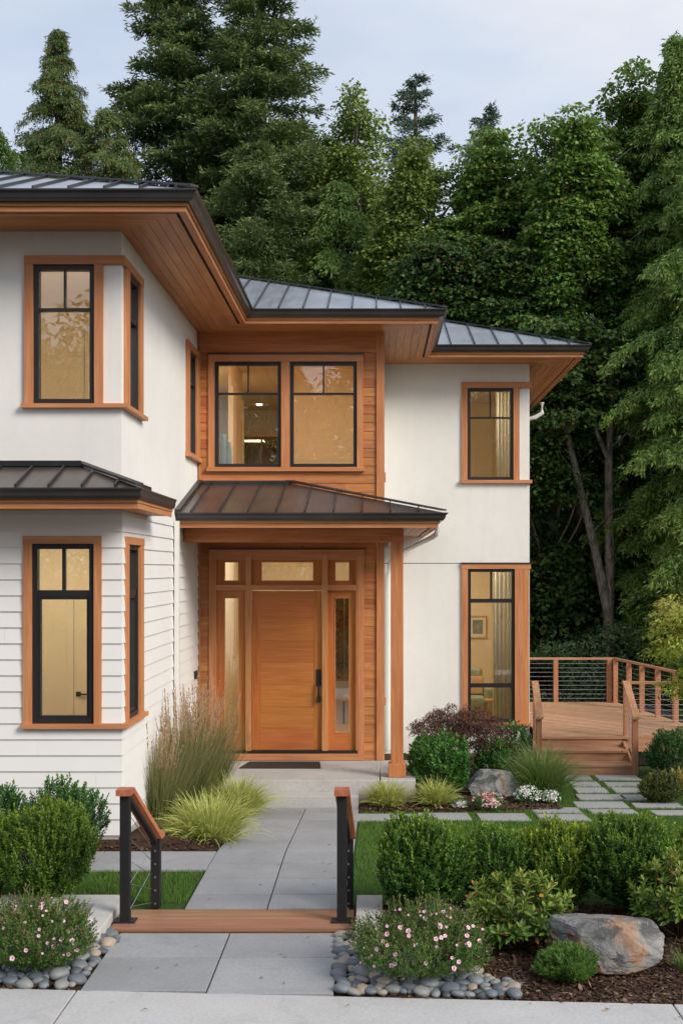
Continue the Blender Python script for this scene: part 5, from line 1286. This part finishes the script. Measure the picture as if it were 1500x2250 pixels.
# ================================================================== FOREST BEHIND THE HOUSE
M['fir'] = leafmat('fir_needle', (0.032, 0.062, 0.025), (0.088, 0.145, 0.048), (0.213, 0.275, 0.095), (0.242, 0.303, 0.101), .6, .2, .8)
M['fir_old'] = leafmat('fir_needle_old', (0.019, 0.049, 0.027), (0.049, 0.106, 0.049), (0.123, 0.209, 0.085), (0.162, 0.257, 0.114), .6, .15, .55)
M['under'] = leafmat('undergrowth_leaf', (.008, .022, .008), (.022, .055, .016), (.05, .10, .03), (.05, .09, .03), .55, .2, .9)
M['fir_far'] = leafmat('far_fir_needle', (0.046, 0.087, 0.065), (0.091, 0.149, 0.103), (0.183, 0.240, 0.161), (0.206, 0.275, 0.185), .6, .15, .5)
M['cedar_leaf'] = leafmat('cedar_spray', (0.033, 0.086, 0.024), (0.086, 0.187, 0.043), (0.202, 0.326, 0.069), (0.297, 0.400, 0.093), .55, .22, .5)
M['cedar_rusty'] = leafmat('rusty_cedar_spray', (.035, .075, .022), (.085, .155, .045), (.17, .25, .07), (.17, .23, .07), .55, .22, .6, odd=((.24, .12, .05), .09))
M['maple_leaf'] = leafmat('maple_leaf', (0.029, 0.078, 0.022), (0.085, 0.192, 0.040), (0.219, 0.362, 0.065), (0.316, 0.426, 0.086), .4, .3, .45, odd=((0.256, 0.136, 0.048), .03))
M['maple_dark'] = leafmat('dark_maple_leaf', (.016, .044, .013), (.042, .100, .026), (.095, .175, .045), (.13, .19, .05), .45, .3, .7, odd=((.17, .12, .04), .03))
M['alder_leaf'] = leafmat('alder_leaf', (0.064, 0.108, 0.026), (0.146, 0.228, 0.046), (0.293, 0.381, 0.085), (0.360, 0.435, 0.113), .45, .3, .6)
def trunk(e, x, y, z0, h, r, mat='bark', lean=(0, 0), seed=0, top=.04):
    R = random.Random(seed); b = MB(); n = 9; P = []; rr = []
    for k in range(n):
        t = k/(n-1); P.append((x+lean[0]*t+R.uniform(-.05, .05)*t, y+lean[1]*t+R.uniform(-.05, .05)*t, z0-.2+(h+.2)*t)); rr.append(r*(1-t)**.8+top)
    b.tube(P, rr, 9, cap=False); b.build('trunk', M[mat], e, smooth=True)
def conifer(name, px, ytop, Y, wpx, label, mat, seed, nbr=260, base=.10, z0=0, kind='fir', dens=1.0, size=1.0, tz=None, shape=.8, group='trees behind the house', lean=0, zmin=0, yb=None):
    R = np.random.default_rng(seed); x = wx(px, Y); h = (wz(ytop, Y) if tz is None else tz)-z0; rad = wpx/2*Y/F
    e = empty(name, (x, Y, z0), label, 'tree', group)
    trunk(e, x, Y, z0, h*.985, .017*h, 'bark', (lean, 0), seed)
    tv = base if yb is None else (wz(yb, Y)-z0)/h
    Qs = []; tips = []; br = MB()
    for i in range(nbr):
        t = base+(1-base)*((i+R.random())/nbr)**.92; zb_ = z0+h*t
        if zb_ < zmin: continue
        az = R.random()*6.283
        Lb = rad*(min(1.0, (1-t)/(1-tv))**shape)*(.55+.55*R.random())*(1.3 if R.random() < .12 else 1)+.12
        if math.sin(az) > .45 and R.random() < .45: continue        # thinner on the far side
        d = np.array([math.cos(az), math.sin(az), 0]); side_ = np.array([-d[1], d[0], 0])
        if kind == 'fir': up0, dr = .55*t-.02+R.normal()*.10, (.34-.12*t)
        else: up0, dr = .30+R.normal()*.1, .62
        s = np.arange(.10, 1.0, .15*size/max(Lb, .5)/dens)
        c = np.stack([d[0]*Lb*s, d[1]*Lb*s, Lb*(up0*s-dr*s*s)], 1)+np.array([x+lean*t, Y, zb_])
        c += R.normal(size=c.shape)*.02
        if Lb > .8: br.tube([(x+lean*t, Y, zb_)]+[tuple(c[k]) for k in range(0, len(c), max(1, len(c)//4))], [.012+.010*Lb]+[max(.008, .02*(1-k/5)) for k in range(len(range(0, len(c), max(1, len(c)//4))))], 4, cap=False)
        tw = []
        for sg in (-1, 1, 0):
            ln = (.40*Lb*(1-s)**.8+.17*size)*(.6+.7*R.random(len(s))) if sg else np.full(len(s), .22*size)
            ln = np.minimum(ln, 1.25)
            if kind == 'fir': dv = d[None]*(.75)+side_[None]*sg*.95+np.array([0, 0, -.02])[None]+R.normal(size=(len(s), 3))*.16
            else: dv = d[None]*(.55)+side_[None]*sg*.75+np.array([0, 0, -.40])[None]+R.normal(size=(len(s), 3))*.18
            dv = unit(dv)
            m = 4 if sg else 2
            u = np.linspace(.12, .95, m)[None, :, None]+R.normal(size=(len(s), m, 1))*.05
            P = c[:, None]+dv[:, None]*ln[:, None, None]*u
            if kind != 'fir': P = P-np.array([0, 0, 1])*(u**2)*ln[:, None, None]*.35
            else: P = P-np.array([0, 0, 1])*(u**2)*ln[:, None, None]*.12
            P = P.reshape(-1, 3); DV = np.repeat(dv, m, 0)
            for q in range(5 if kind == 'fir' else 6):
                if kind == 'fir':
                    D = unit(DV+R.normal(size=P.shape)*.42); N = unit(R.normal(size=P.shape)*.6+np.array([0, 0, 1]))
                    L_, W_ = .145*size*(.6+.7*R.random(len(P))), .044*size
                else:
                    D = unit(DV*.8+np.array([0, 0, -.42])+R.normal(size=P.shape)*.45); N = unit(R.normal(size=P.shape)*.6+d[None])
                    L_, W_ = .145*size*(.55+.7*R.random(len(P))), .038*size
                Qs.append(leaf_quads(P+R.normal(size=P.shape)*.045, D, N, L_, W_)); tips.append(np.repeat(np.clip(np.repeat(s, m)*.5+u.reshape(-1)*.5, 0, 1)**2*(.3+.5*R.random(len(P))), 4))
    quads('crown', np.concatenate(Qs), M[mat], e, attr=np.concatenate(tips))
    if br.v: br.build('branches', M['bark'], e)
    return e
TG = 'trees behind the house'
conifer('fir_tree', 392, -270, 38, 370, 'tall fir with its trunk showing, left of the pair that runs out of the top', 'fir', 1, nbr=360, base=.22, yb=430, shape=1.0, size=1.15, zmin=7)
conifer('fir_tree', 572, -290, 37, 400, 'tallest fir, right one of the pair that runs out of the top', 'fir', 2, nbr=380, base=.22, yb=430, shape=1.0, size=1.15, zmin=7)
conifer('fir_tree', 562, 320, 33.5, 290, 'younger paler fir standing in front of the tallest fir', 'fir', 3, nbr=260, base=.25, yb=620, shape=.8, size=.95, zmin=6.5)
conifer('fir_tree', 480, 350, 42, 420, 'dark fir filling the gap between the two tall firs', 'fir', 4, nbr=170, base=.2, yb=560, shape=.7, size=1.3, zmin=7)
conifer('fir_tree', 690, 330, 40, 330, 'dark fir to the right of the tallest fir', 'fir', 44, nbr=170, base=.2, yb=560, shape=.7, size=1.2, zmin=7)
conifer('cedar_tree', 128, 68, 37, 260, 'pointed cedar with rusty brown sprays at the far left', 'cedar_rusty', 5, nbr=230, base=.5, kind='cedar', yb=420, shape=1.0, size=.8, zmin=8)
conifer('cedar_tree', -15, 280, 35, 190, 'small cedar cut by the left edge above the roof', 'cedar_leaf', 6, nbr=200, base=.5, yb=460, kind='cedar', zmin=8)
conifer('cedar_tree', 235, 235, 36, 190, 'cedar between the rusty pointed cedar and the tall firs', 'cedar_rusty', 7, nbr=170, base=.45, yb=430, kind='cedar', size=.95, zmin=8)
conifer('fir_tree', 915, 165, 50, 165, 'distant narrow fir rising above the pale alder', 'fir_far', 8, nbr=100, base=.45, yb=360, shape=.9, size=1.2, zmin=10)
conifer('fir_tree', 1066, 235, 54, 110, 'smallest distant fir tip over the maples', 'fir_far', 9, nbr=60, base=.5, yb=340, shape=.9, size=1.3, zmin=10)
conifer('cedar_tree', 745, 400, 34.5, 250, 'dark cedar above the ridge between the firs and the alder', 'cedar_leaf', 10, nbr=260, base=.25, yb=620, kind='cedar', zmin=7)
conifer('cedar_tree', 1490, 78, 31, 340, 'big cedar with hanging sprays along the right edge', 'cedar_leaf', 11, nbr=560, base=.04, yb=850, kind='cedar', shape=.8, size=.95, dens=1.0)
conifer('cedar_tree', 1585, 250, 29, 420, 'cedar beyond the right edge reaching over the deck', 'cedar_leaf', 12, nbr=330, base=.04, yb=800, kind='cedar', shape=.6, size=.95)
def broadleaf(name, px, ytop, Y, wpx, ybot, label, mat, seed, ncl=300, lsz=.17, nl=46, trunks=1, barkm='bark_pale', crad=.55, lobes=6, depth=1.0, droop=.35, flat=.28, sparse=0.0, tbase=0):
    R = np.random.default_rng(seed); x = wx(px, Y); zt_ = wz(ytop, Y); zl = wz(ybot, Y); rad = wpx/2*Y/F
    e = empty(name, (x, Y, 0), label, 'tree', TG)
    # clusters over the front and through the depth of one crown whose outline and holes follow noise
    C = []; tries = 0; off = Vector((seed*3.1, 1.7, seed*.7))
    while len(C) < ncl and tries < ncl*12:
        tries += 1; t = R.random()**.9; u = R.uniform(-1, 1)
        edge_ = 1+.60*mnoise.noise(Vector((u*1.2+seed, t*6.0, 3.3)))+.35*mnoise.noise(Vector((seed*2.0, t*15.0, u*2)))
        prof = min(1.0, .55+t*2.0)*max(0.0, 1-t**3.0)**.62*edge_
        ztop = zl+(zt_-zl)*(.97-.34*abs(u)**1.8+.34*mnoise.noise(Vector((u*2.6+seed, .5, 0)))+.20*mnoise.noise(Vector((u*8+seed, 2.5, 0))))
        z = zl+(ztop-zl)*t; xx = u*rad*prof; r_ = R.random()**.5; yy = -math.sqrt(max(0, 1-u*u))*rad*depth*.75*(r_ if R.random() < .8 else -r_*.6)
        p = Vector((x+xx, Y+yy, z))
        if mnoise.noise(p*(1.15/max(rad, 1.5)*2.2)+off)+.5*mnoise.noise(p*1.1) < -.12: continue
        C.append((p.x, p.y, p.z))
    for k in range(10):        # leading shoots
        u_ = R.uniform(-.8, .8); zt2 = zt_-.30*abs(u_)**2.2*(zt_-zl)
        for j in range(5): C.append((x+u_*rad*.9+R.normal()*.05, Y-.2+R.normal()*.1, zt2-rad*.05-j*.26+(.25 if k == 0 else R.uniform(-.5, .05))))
    C = np.array(C); ncl = len(C)
    n = ncl*nl; cen = np.repeat(C, nl, 0); a = R.random(n)*6.283; cr = np.repeat(crad*(.6+.7*R.random(ncl)), nl); r_ = np.sqrt(R.random(n))*cr
    P = cen+np.stack([np.cos(a)*r_, np.sin(a)*r_, -droop*r_*r_/np.maximum(cr, .1)+R.normal(size=n)*flat*crad*.35], 1)
    out = np.stack([np.cos(a), np.sin(a), np.full(n, -.45)], 1); D = unit(out+R.normal(size=(n, 3))*.45); N = unit(np.array([0, 0, 1])+out*.5+R.normal(size=(n, 3))*.45)
    Q = leaf_quads(P, D, N, lsz*(.6+.7*R.random(n)), lsz*.85*(.7+.5*R.random(n)), .08, .5)
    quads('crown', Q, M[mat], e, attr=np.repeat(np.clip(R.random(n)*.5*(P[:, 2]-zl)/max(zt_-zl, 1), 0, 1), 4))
    b = MB(); RR = random.Random(seed)
    for k in range(trunks):
        sx = x+RR.uniform(-.3, .3)*(trunks > 1); tx = x+(k-(trunks-1)/2)*rad*.7/max(trunks, 1)*1.2+RR.uniform(-.2, .2)
        hh = zt_-rad*.5; P0 = [(sx, Y+.1*k, -.2), (sx+(tx-sx)*.25, Y, hh*.3), (sx+(tx-sx)*.6, Y, hh*.62), (tx, Y-.1, hh)]
        r0 = .016*hh/(1+.35*(trunks-1)); b.tube(P0, [r0*1.2, r0, r0*.7, r0*.2], 8, cap=False)
        for j in range(5):
            t = .4+.11*j; s0_ = Vector(P0[1]).lerp(Vector(P0[3]), t); aa = RR.uniform(0, 6.28); L_ = rad*RR.uniform(.5, .85)
            e1_ = s0_+Vector((math.cos(aa)*L_*.5, -abs(math.sin(aa))*L_*.5, L_*.45)); e2_ = s0_+Vector((math.cos(aa)*L_, -abs(math.sin(aa))*L_, L_*.75))
            b.tube([s0_, e1_, e2_], [r0*.4, r0*.25, r0*.08], 5, cap=False)
    fr = [c for c in C if c[1] < Y-rad*.15]
    for j in range(min(len(fr), 34)):
        q = Vector(fr[(j*37) % len(fr)])+Vector((0, -.10, .05)); p = Vector((x+(q.x-x)*.25, Y-.1, q.z-abs(q.x-x)*.9-.9)); mid = p.lerp(q, .55)+Vector((0, -.12, -.12))
        b.tube([p, mid, q], [.035, .022, .008], 5, cap=False)
    b.build('trunk', M[barkm], e, smooth=True)
    return e
broadleaf('alder_tree', 775, 225, 36, 190, 640, 'slender alder with loose pale olive foliage beside the firs', 'alder_leaf', 21, ncl=420, lsz=.115, nl=34, crad=.32, lobes=7, droop=.2, flat=.7)
broadleaf('alder_tree', 915, 330, 33, 230, 680, 'round topped pale green alder with thin stems below the distant fir', 'alder_leaf', 22, ncl=620, lsz=.11, nl=36, crad=.34, lobes=6, droop=.25, flat=.6, trunks=2)
broadleaf('maple_tree', 1080, 300, 33, 330, 760, 'lower bigleaf maple left of the tallest maple', 'maple_leaf', 23, ncl=900, lsz=.115, nl=60, crad=.42, lobes=7, trunks=2)
broadleaf('maple_tree', 1385, 168, 32.5, 190, 800, 'narrow tall top of bigleaf maple touching the big cedar', 'maple_leaf', 29, ncl=520, lsz=.115, nl=60, crad=.40, trunks=2)
broadleaf('maple_tree', 1250, 225, 31.5, 330, 900, 'widest bigleaf maple with pale trunks, right of the smallest fir tip', 'maple_leaf', 24, ncl=1250, lsz=.115, nl=60, crad=.42, lobes=9, trunks=3)
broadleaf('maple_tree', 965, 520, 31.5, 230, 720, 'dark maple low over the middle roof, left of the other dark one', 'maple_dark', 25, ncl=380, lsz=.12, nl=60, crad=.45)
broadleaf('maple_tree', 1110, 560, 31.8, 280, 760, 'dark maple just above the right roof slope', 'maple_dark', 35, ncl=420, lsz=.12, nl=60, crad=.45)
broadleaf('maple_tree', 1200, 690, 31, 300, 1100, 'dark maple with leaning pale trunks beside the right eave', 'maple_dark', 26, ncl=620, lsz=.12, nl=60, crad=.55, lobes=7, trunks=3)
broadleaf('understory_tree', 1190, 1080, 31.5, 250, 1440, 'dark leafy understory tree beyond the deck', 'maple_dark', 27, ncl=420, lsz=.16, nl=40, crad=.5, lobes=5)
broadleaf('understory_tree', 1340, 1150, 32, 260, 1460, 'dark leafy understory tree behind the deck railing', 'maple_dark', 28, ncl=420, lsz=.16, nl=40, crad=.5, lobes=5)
# the far wood that closes every gap low down
def wood_mass(name, x0, x1, y0, y1, z1, n, mat, seed, label, sz=.42, topvar=2.0, z0=-.2):
    R = np.random.default_rng(seed); x = R.uniform(x0, x1, n); y = R.uniform(y0, y1, n)
    top = z1+topvar*np.sin(x*.55+seed)+topvar*.6*np.sin(x*1.43+1.3*seed)+topvar*.3*np.sin(x*3.7)
    z = z0+(top-z0)*R.random(n)**.85
    P = np.stack([x, y, z], 1); cl = np.sin(x*1.9+z*.8)*np.cos(z*1.7+y*.5); k = cl > -.75; P = P[k]; n = len(P)
    D = unit(np.stack([R.normal(size=n)*.7, -np.abs(R.normal(size=n))*.5, -.35+R.normal(size=n)*.5], 1)); N = unit(np.stack([R.normal(size=n)*.5, -.6+R.normal(size=n)*.4, .7+R.normal(size=n)*.4], 1))
    tag(quads(name, leaf_quads(P, D, N, sz*(.5+R.random(n)), sz*.42), M[mat], None, loc=(0, 40, 0), attr=np.zeros(n*4)), label, kind='stuff')
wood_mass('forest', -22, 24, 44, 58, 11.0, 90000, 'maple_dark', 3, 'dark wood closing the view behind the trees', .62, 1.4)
wood_mass('forest', -20, 22, 58, 70, 12.0, 40000, 'fir', 4, 'dark evergreen wood farther behind', .9, 1.5)
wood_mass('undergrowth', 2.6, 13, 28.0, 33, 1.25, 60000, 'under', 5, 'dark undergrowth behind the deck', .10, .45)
# small trees in the garden
M['acer_gold'] = leafmat('golden_maple_leaf', (.10, .18, .02), (.30, .42, .045), (.52, .60, .10), (.66, .48, .20), .5, .35, 2.5)
M['acer_red'] = leafmat('purple_maple_leaf', (.035, .018, .014), (.095, .040, .035), (.16, .080, .055), (.16, .09, .05), .5, .25, 3)
def small_tree(name, x, y, w, h, zc0, label, mat, seed, ncl, nl, lsz, lw, crad, stems, droop=.5, barkm='bark', layers=True, arch=False):
    R = np.random.default_rng(seed); z0 = gz(x, y); e = empty(name, (x, y, z0), label, 'tree'); C = []
    for k in range(ncl):
        d = unit(R.normal(size=3)); d[2] = abs(d[2])*(1 if R.random() < .75 else -.6); r_ = R.random()**.4
        C.append((x+d[0]*w/2*r_, y+d[1]*w/2*r_*.8, z0+zc0+(h-zc0)*(.42+d[2]*.58*r_)))
    C = np.array(C); n = ncl*nl; cen = np.repeat(C, nl, 0); a = R.random(n)*6.283; cr = np.repeat(crad*(.6+.8*R.random(ncl)), nl); r_ = np.sqrt(R.random(n))*cr
    P = cen+np.stack([np.cos(a)*r_, np.sin(a)*r_, -droop*r_*r_/cr+R.normal(size=n)*.014], 1)
    out = np.stack([np.cos(a), np.sin(a), np.full(n, -.5 if not arch else -1.1)], 1); D = unit(out+R.normal(size=(n, 3))*.4); N = unit(np.array([0, 0, 1])+out*.4+R.normal(size=(n, 3))*.35)
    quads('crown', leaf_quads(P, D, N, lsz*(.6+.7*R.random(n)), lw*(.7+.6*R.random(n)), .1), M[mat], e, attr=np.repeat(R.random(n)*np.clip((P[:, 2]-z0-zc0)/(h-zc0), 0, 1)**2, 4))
    b = MB()
    for k in range(0, ncl, max(1, ncl//stems)):
        q = Vector(C[k]); p = Vector((x, y, z0-.02)); mid = Vector((x+(q.x-x)*.25, y+(q.y-y)*.25, z0+zc0*1.05+(q.z-z0-zc0)*.3)); b.tube([p, Vector((x, y, z0+zc0*.5)), mid, q], [.022, .018, .010, .003], 5, cap=False)
    b.build('trunk', M[barkm], e)
x, y = at(1010, 1715); s_ = F/y
small_tree('purple_maple', x, y, 215/s_, 172/s_, .50, 'low spreading purple leaved maple in front of the white wall', 'acer_red', 31, 270, 44, .050, .012, .12, 16, .9, 'bark', arch=True)
Yg = 18.6; xg = wx(1545, Yg)
small_tree('golden_maple', xg, Yg, 270*Yg/F, wz(1280, Yg), wz(1560, Yg)-.0, 'small golden green maple at the right edge in front of the deck', 'acer_gold', 33, 190, 44, .080, .026, .17, 20, .45)

wood_mass('forest', -34, 34, -44, -32, 16.3, 150000, 'fir', 7, 'dark wood across the street, mirrored in the panes', .42, 1.6)

# leaning pale trunks between the white wing and the cedar
Yt = 29.6; e = empty('birch_tree', (wx(1338, Yt), Yt, 0), 'sparse tree with two forking mottled trunks between the white wing and the big cedar', 'tree', TG)
M['bark_mottled'] = bark('bark_mottled', (.03, .025, .02), (.22, .19, .155), 9)
pp_ = lambda px, py, dy=0: (wx(px, Yt+dy), Yt+dy, wz(py, Yt+dy))
b = MB(); b.tube([pp_(1338, 1560), pp_(1336, 1350), pp_(1305, 1200), pp_(1270, 1060), pp_(1240, 930), pp_(1225, 820)], [.13, .12, .10, .085, .065, .03], 9, cap=False)
b.tube([pp_(1337, 1370), pp_(1338, 1200, .1), pp_(1336, 1030, .15), pp_(1342, 880, .2), pp_(1330, 740, .2)], [.12, .11, .095, .07, .04], 9, cap=False)
b.tube([pp_(1335, 1010, .1), pp_(1310, 950), pp_(1300, 880)], [.06, .045, .02], 7, cap=False)
for q in (((1262, 1040), (1225, 990), (1185, 1000)), ((1250, 960), (1215, 940), (1180, 960)), ((1345, 980), (1400, 930), (1450, 900)), ((1300, 1170), (1350, 1120), (1395, 1110))):
    b.tube([pp_(*k) for k in q], [.022, .014, .006], 5, cap=False)
b.build('trunk', M['bark_mottled'], e, smooth=True)
R = np.random.default_rng(5); C = np.array([pp_(R.uniform(1175, 1300), R.uniform(700, 930), R.uniform(-.6, .5)) for _ in range(60)]+[pp_(R.uniform(1320, 1380), R.uniform(720, 900), R.uniform(-.4, .5)) for _ in range(20)]+[pp_(R.uniform(1170, 1215), R.uniform(940, 1010)) for _ in range(7)])
n = len(C)*60; cen = np.repeat(C, 60, 0); a = R.random(n)*6.283; r_ = np.sqrt(R.random(n))*.42; P = cen+np.stack([np.cos(a)*r_, np.sin(a)*r_, -.9*r_*r_+R.normal(size=n)*.05], 1)
out = np.stack([np.cos(a), np.sin(a), np.full(n, -.5)], 1)
quads('crown', leaf_quads(P, unit(out+R.normal(size=(n, 3))*.4), unit(np.array([0, 0, 1])+out*.5+R.normal(size=(n, 3))*.4), .13*(.6+.7*R.random(n)), .10, .08, .5), M['maple_dark'], e, attr=np.repeat(R.random(n)*.5, 4))

wood_mass('undergrowth', -6, 2.4, 31.0, 33.5, 3.6, 26000, 'maple_leaf', 9, 'leafy thicket behind the house, seen through the hall window', .16, .6)
